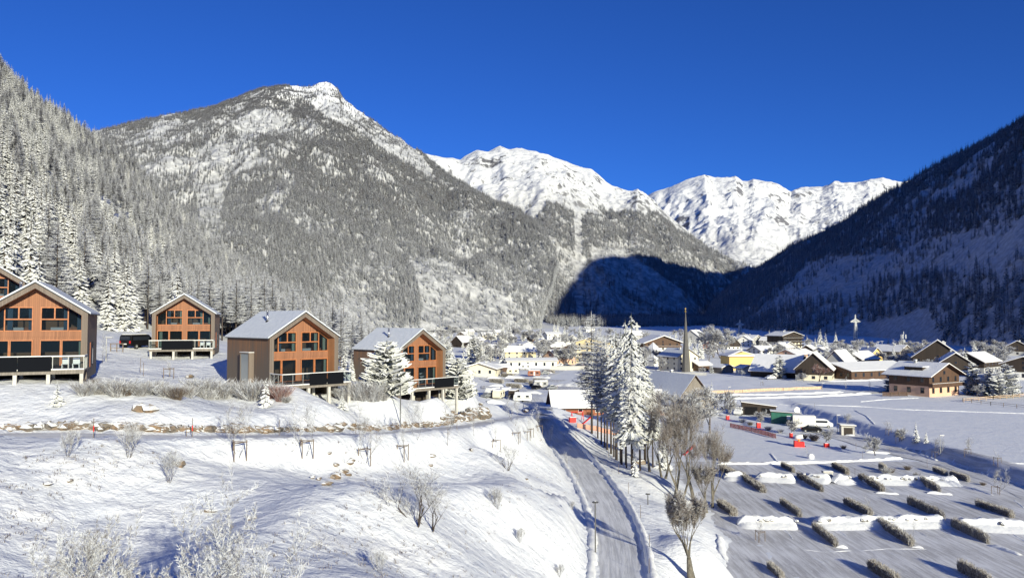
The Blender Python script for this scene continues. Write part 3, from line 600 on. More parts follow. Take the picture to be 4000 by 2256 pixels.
def sample_surface(A, n, seed, view=True):
    rs = np.random.RandomState(seed); nr, nc = A.shape[:2]
    B = (A[:-1, :-1] + A[1:, 1:]) / 2; e1 = A[1:, :-1] - A[:-1, :-1]; e2 = A[:-1, 1:] - A[:-1, :-1]; ar = np.linalg.norm(np.cross(e1, e2), axis=2)
    pr = (ar / ar.sum()).ravel(); k = rs.choice(len(pr), n, p=pr); i, j = np.unravel_index(k, ar.shape); u, v = rs.rand(n, 1), rs.rand(n, 1)
    p = (A[i, j] * (1 - u) + A[i + 1, j] * u) * (1 - v) + (A[i, j + 1] * (1 - u) + A[i + 1, j + 1] * u) * v
    return p, rs
# low detail kinds for the far slopes: a single mesh each, placed once as a tree of its own and repeated in the wooded masses
FAR = {}
def farkind(key, **k):
    FAR[key] = conifer('far_' + key, join=True, **k)
farkind('spruce_a', h=18, rad=2.9, levels=13, nb=9, seed=1, mcrown=M['spruce_d'], mbark=M['bark'], detail=0, widthf=.26, droop=.45)
farkind('spruce_b', h=15, rad=2.6, levels=11, nb=8, seed=2, mcrown=M['spruce_f'], mbark=M['bark'], detail=0, widthf=.28, droop=.5)
farkind('larch_a', h=17, rad=2.8, levels=14, nb=9, seed=3, mcrown=M['larch_f'], mbark=M['bark'], detail=0, widthf=.22, droop=.1, base=.2, gap=.1)
farkind('larch_b', h=16, rad=2.6, levels=13, nb=8, seed=4, mcrown=M['larch_b'], mbark=M['bark'], detail=0, widthf=.22, droop=.15, base=.18, gap=.1)
NEAR = {}
NEAR['spruce0'] = conifer('spruce', 17, 3.1, 30, 12, 21, M['spruce'], M['bark'], droop=.42, widthf=.17)
NEAR['spruce1'] = conifer('spruce', 15, 2.9, 27, 12, 22, M['spruce'], M['bark'], droop=.5, widthf=.18, gap=.08)
NEAR['spruce2'] = conifer('spruce', 19, 3.0, 34, 11, 23, M['spruce'], M['bark'], droop=.45, widthf=.16, gap=.05)
NEAR['larch0'] = conifer('larch', 19, 3.1, 34, 15, 31, M['larch'], M['bark'], kind='larch', base=.30, widthf=.065, twig=.5, gap=.12, droop=.1, pw=.6)
NEAR['larch1'] = conifer('larch', 17, 2.9, 32, 15, 32, M['larch'], M['bark'], kind='larch', base=.22, widthf=.065, twig=.5, gap=.1, droop=.1, pw=.65)
NEAR['larch2'] = conifer('larch', 20, 3.2, 32, 14, 33, M['larch'], M['bark'], kind='larch', base=.40, widthf=.065, twig=.5, gap=.18, droop=.1, pw=.55)

def put_far(key, p, s, label, group):
    o = link({'s': 'spruce_tree', 'l': 'larch_tree'}[key[0]], FAR[key], None, p); o.scale = (s,) * 3; o.rotation_euler = (0, 0, RNG.random() * 6.28); return tag(o, label, {'s': 'spruce', 'l': 'larch'}[key[0]], group)
FK = ['spruce_a', 'spruce_b', 'larch_a', 'larch_b']
# --- wooded mountain
p, rs = sample_surface(MT1, 220000, 5); p2, _r = sample_surface(LOFT['wooded_mountain'][299:303, 340:], 9000, 55); p3, _r = sample_surface(MT1[:, 385:], 8000, 56); p4, _r = sample_surface(LOFT['wooded_mountain'][299:301, 388:], 2600, 57); p = np.concatenate([p, p2, p3, p4])
px, py = topx(p[:, 0], p[:, 1], p[:, 2]); keep = (px > -250) & (px < 2260)
snowpoly = [(1150,330),(1101,350),(1204,402),(1273,458),(1411,528),(1600,645),(1670,690),(1700,680),(1640,600),(1600,558),(1480,470),(1340,330),(1276,300)]
clear = [(1600,1000),(1720,1010),(1800,1040),(1880,1110),(1980,1190),(2040,1300),(1640,1300),(1650,1180)]
cliffs = [(480,560),(640,470),(1000,470),(1010,640),(900,700),(850,900),(700,860),(560,700)]
dn = np.clip(.62 + .5 * fbm(p[:, 0] / 90, p[:, 1] / 90, 3) , .08, 1.0) * .85
sp_d = np.where(inpoly(px, py, snowpoly), .035, dn); dn = np.where(fbm(p[:, 0] / 40, p[:, 1] / 40, 3) > .35, dn * .5 + sp_d * .5, sp_d); lat_ = p[:, 0] * .35 + p[:, 1] * .1 - p[:, 0] * .0; gul = ridged(p[:, 0] / 150 + .3 * fbm(p[:, 1] / 200, p[:, 2] / 200, 2), p[:, 1] / 900., 3, .5)
dn = np.where((gul > 1.0) & (px < 1150), dn * .25, dn); dn = np.where((fbm(p[:, 0] / 120 + 40, p[:, 1] / 240, 4) > .55) & (px < 1250), dn * .4, dn); dn = np.where(inpoly(px, py, clear), .09, dn); dn = np.where(inpoly(px, py, cliffs), dn * .42, dn)
dn = np.where((px > 770) & (px < 870) & (py > 700) & (py < 1000), dn * .35, dn)
keep &= rs.rand(len(px)) < dn; p, px, py = p[keep], px[keep], py[keep]
# frost line: lower trees are whiter, a brown belt above
hgt = p[:, 2] + 60 * fbm(p[:, 0] / 200, p[:, 1] / 200, 3); r = rs.rand(len(p)); lowf = hgt < 250; midf = (hgt >= 250) & (hgt < 470)
idx = np.where(lowf, np.where(r < .20, 0, np.where(r < .55, 1, 2)), np.where(midf, np.where(r < .50, 0, np.where(r < .68, 3, np.where(r < .86, 2, 1))), np.where(r < .35, 0, np.where(r < .55, 3, 2))))
sc = rs.uniform(.38, .85, len(p)) * np.where(p[:, 2] > 420, .8, 1.0); p[:, 2] -= .5
fs = [put_far(k, tuple(p[i]), float(sc[i]), None, None) for i, k in enumerate(FK)]
for o, l_ in zip(fs, ('dark spruce dusted with snow, single tree on the wooded mountainside', 'spruce with snowy boughs, single tree on the wooded mountainside', 'pale frosted larch, single tree on the wooded mountainside', 'bare brown larch, single tree on the wooded mountainside')): o['label'] = l_
fw = scatter('mountain_forest', p[4:], rs.uniform(0, 6.28, len(p) - 4), sc[4:], idx[4:], fs, 'frosted forest covering the face of the big sunlit mountain', 'forest')
print('mountain forest', len(p))
# --- forest of the snowy mountain behind
p, rs = sample_surface(MT2, 60000, 6); px, py = topx(p[:, 0], p[:, 1], p[:, 2])
pat = fbm(p[:, 0] / 260, p[:, 1] / 260, 4); strk = fbm((p[:, 0] * .8 + p[:, 2] * .9) / 90, p[:, 1] / 600, 3); keep = (px > 1850) & (px < 2950) & (p[:, 2] < 430 + 170 * pat)
gully = (np.abs(px - (2255 + (py - 700) * .02)) < 14) ; lawn = inpoly(px, py, [(2300,965),(2440,985),(2560,1060),(2640,1150),(2700,1230),(2660,1240),(2520,1180),(2400,1100),(2310,1010)])
keep &= ~gully & ~(lawn & (rs.rand(len(px)) < .92)) & (rs.rand(len(px)) < np.clip(.75 + pat, .25, 1)) & ~((strk > .28) & (p[:, 2] < 300) & (rs.rand(len(px)) < .85)); p = p[keep]; p[:, 2] -= 1
fx = rs.uniform(80, 520, 5200); fy = rs.uniform(1330, 2200, 5200); ok = (fbm(fx / 70, fy / 70, 3) > -.25) & (fx / fy < .27); q_ = np.stack([fx[ok], fy[ok], H(fx[ok], fy[ok], False) - .5], 1); p = np.concatenate([p, q_]); r = rs.rand(len(p))
scatter('valley_forest', p, rs.uniform(0, 6.28, len(p)), rs.uniform(.8, 1.35, len(p)), np.where(r < .6, 0, np.where(r < .85, 3, 1)), fs, 'dark forest on the lower slopes below the snowy peak at the head of the valley', 'forest')
print('valley forest', len(p))
# --- shaded mountain on the right
c7 = lambda q: [(2600 + a / 1.614, 450 + b / 1.614) for a, b in q]
clA = c7([(880,935),(1100,890),(1500,880),(1560,800),(1900,740),(2300,640),(2300,1050),(1900,1010),(1600,1000),(1300,1060),(1250,1130),(900,1190),(520,1290),(640,1180),(820,1030)])
clB = c7([(1630,520),(1800,440),(2050,365),(2090,345),(1990,420),(1640,570)]); mead = c7([(860,1420),(1010,1385),(1230,1300),(1330,1310),(1500,1260),(1640,1215),(1665,1310),(1760,1400),(1700,1470),(880,1470)])
p, rs = sample_surface(MTR, 170000, 8); px, py = topx(p[:, 0], p[:, 1], p[:, 2]); keep = (p[:, 1] > 420) & (px > 2600) & (px < 4700)
A_, B_, C_ = inpoly(px, py, clA), inpoly(px, py, clB), inpoly(px, py, mead); dn = np.clip(.8 + .5 * fbm(p[:, 0] / 60, p[:, 1] / 60, 3), .2, 1) * .62
cv = np.clip(.10 + .22 * fbm(p[:, 0] / 35, p[:, 1] / 35, 3), .02, .4); dn = np.where(A_, cv, dn); dn = np.where(B_, cv * .6, dn); dn = np.where(C_, 0, dn); keep &= rs.rand(len(px)) < dn; p = p[keep]; A_ = A_[keep]; p[:, 2] -= .5
r = rs.rand(len(p)); idx = np.where(A_, np.where(r < .6, 2, np.where(r < .8, 3, 0)), np.where(r < .50, 0, np.where(r < .64, 3, np.where(r < .82, 1, 2)))); sc = rs.uniform(.6, 1.15, len(p)) * np.where(A_, .7, 1)
o_ = np.argsort(p[:, 1]); npick = 90; px_, py_ = topx(p[:, 0], p[:, 1], p[:, 2]); vis = (px_ > 2700) & (px_ < 4010); near_i = [i for i in o_ if vis[i]][:npick]
for i in near_i:
    k = FK[idx[i]]; put_far(k, tuple(p[i]), float(sc[i]), 'dark spruce at the foot of the shaded mountain on the right' if k[0] == 's' else 'bare larch at the foot of the shaded mountain on the right', 'trees at the foot of the shaded mountain')
mk = np.ones(len(p), bool); mk[near_i] = False; p, idx, sc = p[mk], idx[mk], sc[mk]
scatter('shaded_forest', p, rs.uniform(0, 6.28, len(p)), sc, idx, fs, 'dark forest covering the shaded mountain on the right', 'forest'); print('shaded forest', len(p))
# --- forest on the near left slope
rs = np.random.RandomState(21); n = 34000; x = rs.uniform(-470, -20, n); y = rs.uniform(75, 640, n); z = H(x, y, False); px, py = topx(x, y, z)
dfoot = foot_x(y) - x; ok = (dfoot > 1.5 + 3 * fbm(x / 20, y / 20, 2)) & (px > -260) & (y < 620) & (y > 118 + np.maximum(0, -x - 90) * .0)
ok |= (y > 175) & (y < 520) & (x < -38 - (y - 175) * .03 + 10 * fbm(x / 20, y / 20, 2)) & (dfoot <= 2)
ok &= ~((y < 118) & (x > -95)); ok &= ~((px > -200) & (y < 110) & (x > -82))
ok &= rs.rand(n) < np.where(y < 260, .95, .8)
pts = np.stack([x, y, z], 1)[ok]; pts = pts[np.argsort(pts[:, 1])]
# thin out trees standing too close
cell = {}; keepi = []
for i, q in enumerate(pts):
    c_ = (int(q[0] // 4.2), int(q[1] // 4.2)); dmin_ = 3.7 if q[1] < 175 else 3.0
    if any((a, b) in cell and math.hypot(cell[(a, b)][0] - q[0], cell[(a, b)][1] - q[1]) < dmin_ for a in (c_[0] - 1, c_[0], c_[0] + 1) for b in (c_[1] - 1, c_[1], c_[1] + 1)): continue
    cell[c_] = q; keepi.append(i)
pts = pts[keepi]; print('left forest', len(pts))
px, py = topx(pts[:, 0], pts[:, 1], pts[:, 2]); pl = 1 / (1 + np.exp(-(px - 520 + 260 * fbm(pts[:, 0] / 35, pts[:, 1] / 35, 2)) / 160)); pl = np.clip(pl, .18, .93)
islarch = rs.rand(len(pts)) < pl; var = rs.randint(0, 3, len(pts)); sc = rs.uniform(.68, 1.08, len(pts)) * np.interp(pts[:, 1], [130, 230, 320], [1.0, .74, .68]); rot = rs.uniform(0, 6.28, len(pts)); pts[:, 2] -= .2
protos = {}; cnt = {'spruce': 0, 'larch': 0}; rest = []; vis = (px > -150) & (px < 1500)
lab = {'spruce': 'tall snow-laden spruce in the frosted wood on the slope behind the timber chalets', 'larch': 'tall pale frosted larch in the wood on the slope behind the timber chalets'}
for i, q in enumerate(pts):
    kd = 'larch' if islarch[i] else 'spruce'
    if vis[i] and cnt[kd] < (205 if kd == 'spruce' else 290):
        cnt[kd] += 1; key = kd + str(var[i])
        if key not in protos: protos[key] = tree_thing(NEAR[key], kd + '_tree', lab[kd], kd, tuple(q), rot[i], float(sc[i]), 'frosted ' + kd + ' trees behind the chalets')
        else: clone(protos[key], tuple(q), rot[i], float(sc[i]))
    else: rest.append(i)
crowns = [KIDS[protos[k + str(j)].name][0] for k in ('spruce', 'larch') for j in range(3)]
scatter('slope_forest', pts[rest], rot[rest], sc[rest], var[rest] + 3 * islarch[rest], crowns, 'frosted wood higher up the left hillside beyond the first rows of trees', 'forest')
# ---------------------------------------------------------------- timber chalets on the slope
W2, EAVE, RIDGE, DEP = 3.8, 4.45, 6.9, 9.2
def shell_poly(inset):
    k = (RIDGE - EAVE) / W2; return [(-W2 + inset, 0), (W2 - inset, 0), (W2 - inset, EAVE - inset * .35), (0, RIDGE - inset * 1.25), (-W2 + inset, EAVE - inset * .35)]
def chalet(label, loc, rz, panels, box_window=False, side_door=False, bottom=-.5, post_h=2.6, curtain='curtain_b', depth=DEP, chim=(-1.7, 4.6), band=.42, gfun=None):
    t = thing('timber_chalet', label, 'chalet', loc, rz); X = W2; D = depth; rc = 1.25
    wl = MB()                                              # outer shell walls
    for s in (-1, 1):
        a, b = (X - band, X) if s > 0 else (-X, -X + band)
        wl.box(a, b, 0, D, bottom, EAVE - .02)
    wl.prism([(-X + .43, bottom), (X - .43, bottom), (X - .43, EAVE), (0, RIDGE - .35), (-X + .43, EAVE)], D - .25, D - .005)
    wall = wl.build('wall', M['wood_old'], t)
    tr = MB()                                              # front trim: two posts and the two rakes
    for s in (-1, 1):
        x0, x1 = sorted((s * (X - band), s * (X + .012))); tr.box(x0 - .004, x1 + .004, -.05, -.003, bottom, EAVE - .03)
        tr.prism([(s * X * 1.003, EAVE - .03), (s * X * 1.003, EAVE + .12), (0, RIDGE + .12), (0, RIDGE - .40), (s * (X - band), EAVE - .15)][::s], -.052, -.004)
    tr.build('gable_trim', M['wood_trim'], wall)
    rf = MB(); k = (RIDGE - EAVE) / X
    for s in (-1, 1):
        ov = .22; xe = s * (X + ov); ze = EAVE - ov * k
        rf.prism([(xe, ze + .13), (0, RIDGE + .13), (0, RIDGE + .27), (xe, ze + .25)][::s], -.12, D + .12)
    roof = rf.build('roof', M['chalet_roof'], t)
    ed = MB()
    for s in (-1, 1):
        xe = s * (X + .24); ze = EAVE - .24 * k; ed.prism([(xe, ze + .05), (0, RIDGE + .03), (0, RIDGE + .125), (xe, ze + .125)][::s], -.16, D + .14)
    ed.build('roof_edge', simple_once('roof_edge_metal', (.05, .05, .055)), roof)
    so_ = MB()
    for s in (-1, 1): so_.prism([(s * (X - band), EAVE - .10), (0, RIDGE - .36), (0, RIDGE + .02), (s * (X - .01), EAVE + .02)][::s], 0, D - .3)
    so_.build('soffit', M['wood_soffit'], roof)
    for s, px_ in ((-1, -X + band), (1, X - band)):         # inner side of the loggia
        MB().box(*sorted((px_, px_ - s * .03)), 0, rc, .0, EAVE - .1).build('loggia_lining', M['wood_soffit'], wall)
    # facade boards
    F = MB(); y0, y1 = rc, rc + .1; xi = X - band - .03
    F.prism([(-2.0, 5.0), (2.0, 5.0), (2.0, 5.28), (.0, 6.5), (-2.0, 5.28)], y0, y1)
    F.box(-xi, xi, y0 - .03, y1, 2.52, 2.98); F.box(-.255, .255, y0, y1, 2.98, 5.0); F.box(-xi, xi, y0, y1, 2.28, 2.52); F.box(-.22, .22, y0, y1, 0, 2.28)
    fac = F.build('facade', M['wood_new'], t)
    def window(x0, x1, z0, z1, mull=(), hz=None, slope=None):
        f = MB(); w_ = .085; ya, yb = y0 - .06, y1 + .02
        if slope is None:
            f.box(x0, x1, ya, yb, z0, z0 + w_); f.box(x0, x1, ya, yb, z1 - w_, z1); f.box(x0, x0 + w_, ya, yb, z0 + w_, z1 - w_); f.box(x1 - w_, x1, ya, yb, z0 + w_, z1 - w_)
            if hz: f.box(x0 + w_, x1 - w_, ya, yb, hz - .05, hz + .05)
            for mx, ma, mb_ in mull: f.box(mx - .05, mx + .05, ya, yb, ma, mb_)
            fr = f.build('window', M['wood_frame'], t); MB().box(x0 + .03, x1 - .03, y0 + .02, y0 + .04, z0 + .03, z1 - .03).build('pane', M['glass'], fr)
        else:                                               # trapezoid under the roof slope
            zi, zo = slope; f.box(x0, x1, ya, yb, z0, z0 + w_); xo = x1 if x1 > 0 else x0; xn = x0 if x1 > 0 else x1
            f.box(xo - .04, xo + .04, ya, yb, z0, zo); f.prism([(xn, zi - .09), (xo, zo - .09), (xo, zo), (xn, zi)][::(1 if x1 > 0 else -1)], ya, yb)
            fr = f.build('window', M['wood_frame'], t); MB().prism([(xn, z0), (xo, z0), (xo, zo - .02), (xn, zi - .02)][::(1 if x1 > 0 else -1)], y0 + .02, y0 + .04).build('pane', M['glass'], fr)
        return fr
    window(-2.3, -.26, 2.98, 5.0, [(-1.28, 4.0, 4.92)], 3.98); window(.26, 2.3, 2.98, 5.0, [(1.28, 4.0, 4.92)], 3.98)
    window(2.32, xi, 2.98, 5.0, slope=(4.98, EAVE - .18)); window(-xi, -2.32, 2.98, 5.0, slope=(4.98, EAVE - .18))
    window(-xi, -1.9, .02, 2.28); window(-1.88, -.24, .02, 2.28); window(.24, 1.78, .02, 2.28); window(1.80, xi, .02, 2.28)
    # the room behind the glass
    I = MB(); I.box(-xi, xi, y1 + .03, D - .3, 2.55, 2.75); I.prism([(-xi, 0), (xi, 0), (xi, EAVE - .3), (0, RIDGE - .7), (-xi, EAVE - .3)], 5.2, 5.3); I.box(-xi, xi, y1 + .03, D - .3, -.12, -.02); I.box(-.05, .05, y1 + .3, 5.2, 0, 5.4)
    I.build('rooms', M['interior'], t)
    for cx in (-2.0, -1.0, .9, 2.1): b_ = MB().box(cx, cx + .95, 2.1, 4.0, 3.05, 3.28); b_.box(cx, cx + .95, 2.05, 2.1, 2.8, 3.3).build('bed', M['wood_frame'] if cx in (-1.0, 2.1) else M['bed'], t)
    for cx, z0, z1, m_ in ((-3.1, .1, 2.2, curtain), (-.62, 3.0, 4.9, curtain), (1.9, 3.0, 4.9, curtain), (2.9, 3.0, 4.4, curtain), (3.05, .1, 2.2, 'curtain_g'), (-2.1, 3.0, 4.9, 'curtain_b')):
        c_ = MB(); pts = [(cx + .07 * i, y1 + .16 + .05 * (i % 2)) for i in range(6)]
        for (a, b), (c, d) in zip(pts[:-1], pts[1:]): c_.face([(a, b, z0), (c, d, z0), (c, d, z1), (a, b, z1)])
        c_.build('curtain', M[m_], t)
    # table and chairs downstairs
    tb = MB().box(-2.6, -1.1, 2.2, 3.1, .72, .78); [tb.box(a, a + .07, b, b + .07, 0, .72) for a in (-2.55, -1.2) for b in (2.25, 3.0)]; tb.build('table', M['wood_frame'], t)
    # deck
    dk = MB(); x0, x1 = -X, X + .05; dk.box(x0, x1, -2.5, rc, -.16, -.03); dk.box(x0 + .02, x1 - .02, -2.46, -2.34, -.36, -.163); deck = dk.build('deck', M['wood_grey'], t)
    MB().box(x0 + .02, x1 - .02, -2.46, -1.9, -.028, .05).build('deck_snow', M['roof_snow'], deck)
    rl = MB()
    for px_ in np.linspace(x0 + .05, x1 - .05, 8): rl.box(px_ - .02, px_ + .02, -2.48, -2.44, -.1, 1.0)
    for s in (x0 + .03, x1 - .03):
        for py_ in (-1.7, -.9, -.1): rl.box(s - .02, s + .02, py_ - .02, py_ + .02, -.1, 1.0)
        rl.box(s - .03, s + .03, -2.43, -.06, 1.0, 1.05)
    rl.box(x0, x1, -2.50, -2.43, 1.0, 1.05); rail = rl.build('railing', M['steel'], t)
    sn = MB(); sn.box(x0, x1, -2.52, -2.41, 1.053, 1.10); [sn.box(s - .05, s + .05, -2.40, -.06, 1.053, 1.09) for s in (x0 + .04, x1 - .04)]; sn.build('railing_snow', M['roof_snow'], rail)
    gp = MB(); gp.box(x0 + .06, x1 - .06, -2.452, -2.446, .02, .95); [gp.box(s - .004, s + .004, -2.4, -.1, .02, .95) for s in (x0 + .03, x1 - .03)]; gp.build('glass_panel', M['rail_glass'], rail)
    for a, b in panels: MB().box(a, b, -2.53, -2.505, -.12, 1.03).build('privacy_panel', M['mesh_black'], rail)
    if len(panels) and panels[0][1] < 2.4:                   # white balcony chairs
        for cx in (2.2, 2.95):
            c_ = MB(); c_.box(cx, cx + .5, -2.0, -1.5, .38, .43); c_.box(cx, cx + .5, -1.52, -1.47, .43, .88)
            for a in (cx, cx + .45):
                for b in (-2.0, -1.52): c_.box(a, a + .05, b, b + .05, -.02, .38)
            c_.build('deck_chair', M['white'], t)
    else:
        MB().tube([(-2.9, -1.5, 0), (-2.9, -1.5, .75)], .62, 14).build('hot_tub', M['wood_soffit'], t)
    for px_ in (x0 + .25, -.9, 1.35, x1 - .2):
        q = t_world(loc, rz, px_, -2.3); hgt = loc[2] - hz(q[0], q[1]); MB().box(px_ - .13, px_ + .13, -2.42, -2.16, -hgt - .4, -.17 if abs(px_) < 3 else -.364).build('post', M['concrete'], t)
    for px_ in (x0 + .4, -.9, 1.35, x1 - .45):
        q = t_world(loc, rz, px_, .6); hgt = loc[2] - hz(q[0], q[1]); MB().box(px_ - .12, px_ + .12, .5, .74, -hgt - .4, -.17).build('post', M['concrete'], t)
    u = MB().box(-xi, xi, 2.4, D - .3, bottom - 1.5, -.13); u.build('underfloor_block', M['wood_dark'], t)  # dark block filling the space under the house behind the posts
    # flue
    cx, cy = chim; zc = EAVE + (X - abs(cx)) * k + .1; fl = MB().tube([(cx, cy, zc - .1), (cx, cy, zc + 1.15)], .10, 10); fl.tube([(cx, cy, zc + 1.152), (cx, cy, zc + 1.30)], .13, 10); fl.build('flue', M['chrome'], roof, True)
    MB().tube([(cx, cy, zc - .1), (cx, cy, zc + .22)], .17, 8).build('flue_collar', M['black'], roof)
    if box_window:
        bw = MB(); bw.box(-X - .55, -X - .002, 3.2, 3.32, .15, 2.85); bw.box(-X - .55, -X - .002, 5.0, 5.12, .15, 2.85); bw.box(-X - .56, -X - .002, 3.19, 5.13, .03, .15); bw.box(-X - .56, -X - .002, 3.19, 5.13, 2.85, 2.97); b_ = bw.build('box_window', M['wood_trim'], t)
        MB().box(-X - .50, -X - .46, 3.33, 4.99, .16, 2.84).build('pane', simple_once('grey_pane', (.30, .32, .32), .12), b_); MB().box(-X - .58, -X - .002, 3.17, 5.15, 2.972, 3.02).build('snow_cap', M['roof_snow'], b_)
    if side_door:
        MB().box(X + .002, X + .05, 4.2, 5.0, .1, 2.0).build('side_window', M['dark_glass'], t); MB().box(X + .002, X + .06, 2.4, 3.0, -.1, 2.0).build('side_door', M['wood_red'], t)
    return t
_so = {}
def simple_once(name, col, rough=.7, metal=0):
    if name not in _so: _so[name] = simple(name, col, rough, metal)
    return _so[name]
def t_world(loc, rz, x, y): return (loc[0] + x * math.cos(rz) - y * math.sin(rz), loc[1] + x * math.sin(rz) + y * math.cos(rz))
# facade centre on deck level; rz turns the facade normal (-y) towards the right of the camera
def anchor(px, pyd, Y): return P(px, pyd, Y)
pc = anchor(1190, 1492, 77); chalet('dark brown timber chalet in the middle, box window in its left wall', tuple(pc), R(45), [(-.9, 1.0), (1.05, 2.9)], box_window=True, bottom=-2.2, curtain='curtain_g')
pc = anchor(1650, 1506, 96); chalet('timber chalet farthest right, half hidden by the big snowy pine', tuple(pc), R(47), [(-.2, 3.0)], box_window=True, bottom=-1.7)
pc = anchor(130, 1438, 62.5); chalet('large timber chalet at the left edge, white chairs on its balcony', tuple(pc), R(24), [(-3.7, -.75), (-.7, 1.55)], side_door=True, bottom=-1.0, curtain='curtain_b')
pc = anchor(716, 1358, 101); chalet('small timber chalet standing back by the wood, green curtains in its windows', tuple(pc), R(17), [(-2.3, 1.4)], side_door=True, bottom=-.9, curtain='curtain_g')
pc = anchor(-78, 1270, 79); chalet('timber chalet behind the left one, only its right gable corner in view', tuple(pc), R(30), [(-3, 1)], bottom=-2.5)

# ---------------------------------------------------------------- village
def gabled(label, px, py, w, d, eave, rise, rot, wall='whitewall', upper=None, Y=None, over=.8, wins=3, floors=2, balcony=None, chimneys=1, shed=False, roofm='roof_snow', snow_t=.3, name='house', cat='house', hip=False, dormer=False, sink=.5, group=None, door=None, wcol='dark_glass', sidewins=True):
    """w = gable width (local x), d = ridge length (local y); the front gable faces -y"""
    loc = G(px, py) if Y is None else P(px, py, Y)
    if abs(rot) > 40:
        a_ = R(rot); loc.x -= -math.sin(a_) * d / 2; loc.y -= math.cos(a_) * d / 2; loc.y += w / 2 * abs(math.sin(a_))
    loc.z = min(loc.z, hz(loc.x, loc.y)) - .05
    t = thing(name, label, cat, tuple(loc), R(rot), group); h = w / 2; k = rise / h
    lower = eave if upper is None else eave * (.5 if floors > 1 else .0)
    wl = MB()
    if lower > 0:
        if upper is None: wl.prism([(-h, -sink), (h, -sink), (h, eave), (0, eave + rise), (-h, eave)], 0, d)
        else: wl.box(-h, h, 0, d, -sink, lower)
        wall_o = wl.build('wall', M[wall], t)
    if upper is not None:
        MB().prism([(-h - .04, max(lower, -.5)), (h + .04, max(lower, -.5)), (h + .04, eave), (0, eave + rise), (-h - .04, eave)], -.04, d + .04).build('upper_storey', M[upper], t)
    rf = MB(); sn = MB()
    for s in (-1, 1):
        xe = s * (h + over); ze = eave - over * k
        if hip:
            hp = min(d / 2, h) * .9
            for mb_, a, b in ((rf, .02, .16), (sn, .165, .165 + snow_t)):
                tp = [(0, -over + hp + over * .5), (0, d + over - hp - over * .5)]
                A1, A2, B1, B2 = (xe, -over), (xe, d + over), tp[0], tp[1]
                for q in ([(*A1, ze + b), (*A2, ze + b), (*B2, eave + rise + b), (*B1, eave + rise + b)], [(*A1, ze + a), (*A2, ze + a), (*A2, ze + b), (*A1, ze + b)]): mb_.face(q if s > 0 else q[::-1])
        else:
            rf.prism([(xe, ze + .02), (0, eave + rise + .02), (0, eave + rise + .17), (xe, ze + .17)][::s], -over, d + over)
            xs = s * (h + over - .12); zs = eave - (over - .12) * k; sn.prism([(xs, zs + .172), (0, eave + rise + .172), (0, eave + rise + .172 + snow_t), (xs, zs + .172 + snow_t * .85)][::s], -over + .1, d + over - .1)
    if hip:
        for mb_, a, b in ((rf, .02, .16), (sn, .165, .165 + snow_t)):
            for yy, ty in ((-over, -over + hp + over * .5), (d + over, d + over - hp - over * .5)):
                ze = eave - over * k; mb_.face([(-h - over, yy, ze + b), (h + over, yy, ze + b), (0, ty, eave + rise + b)]); mb_.face([(-h - over, yy, ze + a), (h + over, yy, ze + a), (h + over, yy, ze + b), (-h - over, yy, ze + b)])
    ro = rf.build('roof', M['wood_brown'], t); sn.build('roof_snow', M[roofm], ro)
    rg = random.Random(int(px * 7 + py))
    for c in range(chimneys):
        cx = rg.uniform(-.35, .35) * h; cy = d * rg.uniform(.3, .75); zc = eave + rise - abs(cx) * k; ch = MB().box(cx - .35, cx + .35, cy - .3, cy + .3, zc - .3, zc + 1.2); co = ch.build('chimney', M['greywall'], ro); MB().box(cx - .42, cx + .42, cy - .37, cy + .37, zc + 1.203, zc + 1.4).build('chimney_cap', M['roof_snow'], co)
    # openings: front gable, left and right sides
    fl_h = eave / floors
    def win(x0, x1, y0, y1, z0, z1, axis, sgn):
        fr = MB(); pn = MB()
        if axis == 'y': fr.box(x0 - .1, x1 + .1, y0 - .08, y0 - .045, z0 - .1, z1 + .1); pn.box(x0, x1, y0 - .10, y0 - .083, z0, z1)
        else:
            xa, xb = (x0 + sgn * .045, x0 + sgn * .08); fr.box(min(xa, xb), max(xa, xb), y0 - .1, y1 + .1, z0 - .1, z1 + .1); xc = x0 + sgn * .083; xd = x0 + sgn * .10; pn.box(min(xc, xd), max(xc, xd), y0, y1, z0, z1)
        f = fr.build('window', M['white'] if upper is None else M['wood_brown'], t); pn.build('pane', M[wcol], f)
    if wins:
        for fl in range(floors):
            for i in range(wins):
                cx = -h + w * (i + .5) / wins; win(cx - .5, cx + .5, 0, 0, fl * fl_h + fl_h * .36, fl * fl_h + fl_h * .80, 'y', -1)
        if rise > 2 and not hip: win(-.5, .5, 0, 0, eave + .1, eave + 1.1, 'y', -1)
        if sidewins:
            n_ = max(2, int(d / 4)); 
            for s in (-1, 1):
                if (s < 0 and rot < -5) or (s > 0 and rot > 5) : continue
                for fl in range(floors):
                    for i in range(n_):
                        cy = d * (i + .5) / n_; win(s * h, s * h, cy - .5, cy + .5, fl * fl_h + fl_h * .36, fl * fl_h + fl_h * .8, 'x', s)
    if balcony:
        for fl in range(1, floors):
            zb = fl * fl_h - .1; b = MB(); b.box(-h - .5, h + .5, -1.3, -.05, zb - .1, zb); b.box(-h - .5, h + .5, -1.36, -1.3, zb - .12, zb + .95)
            for s in (-1, 1): b.box(*sorted((s * (h + .5), s * (h + .44))), -1.3, -.05, zb, zb + .95)
            bo = b.build('balcony', M[balcony], t); MB().box(-h - .5, h + .5, -1.4, -1.27, zb + .952, zb + 1.02).build('balcony_snow', M['roof_snow'], bo)
    if door: MB().box(-.55, .55, -.13, -.05, -.3, 2.1).build('door', M[door], t)
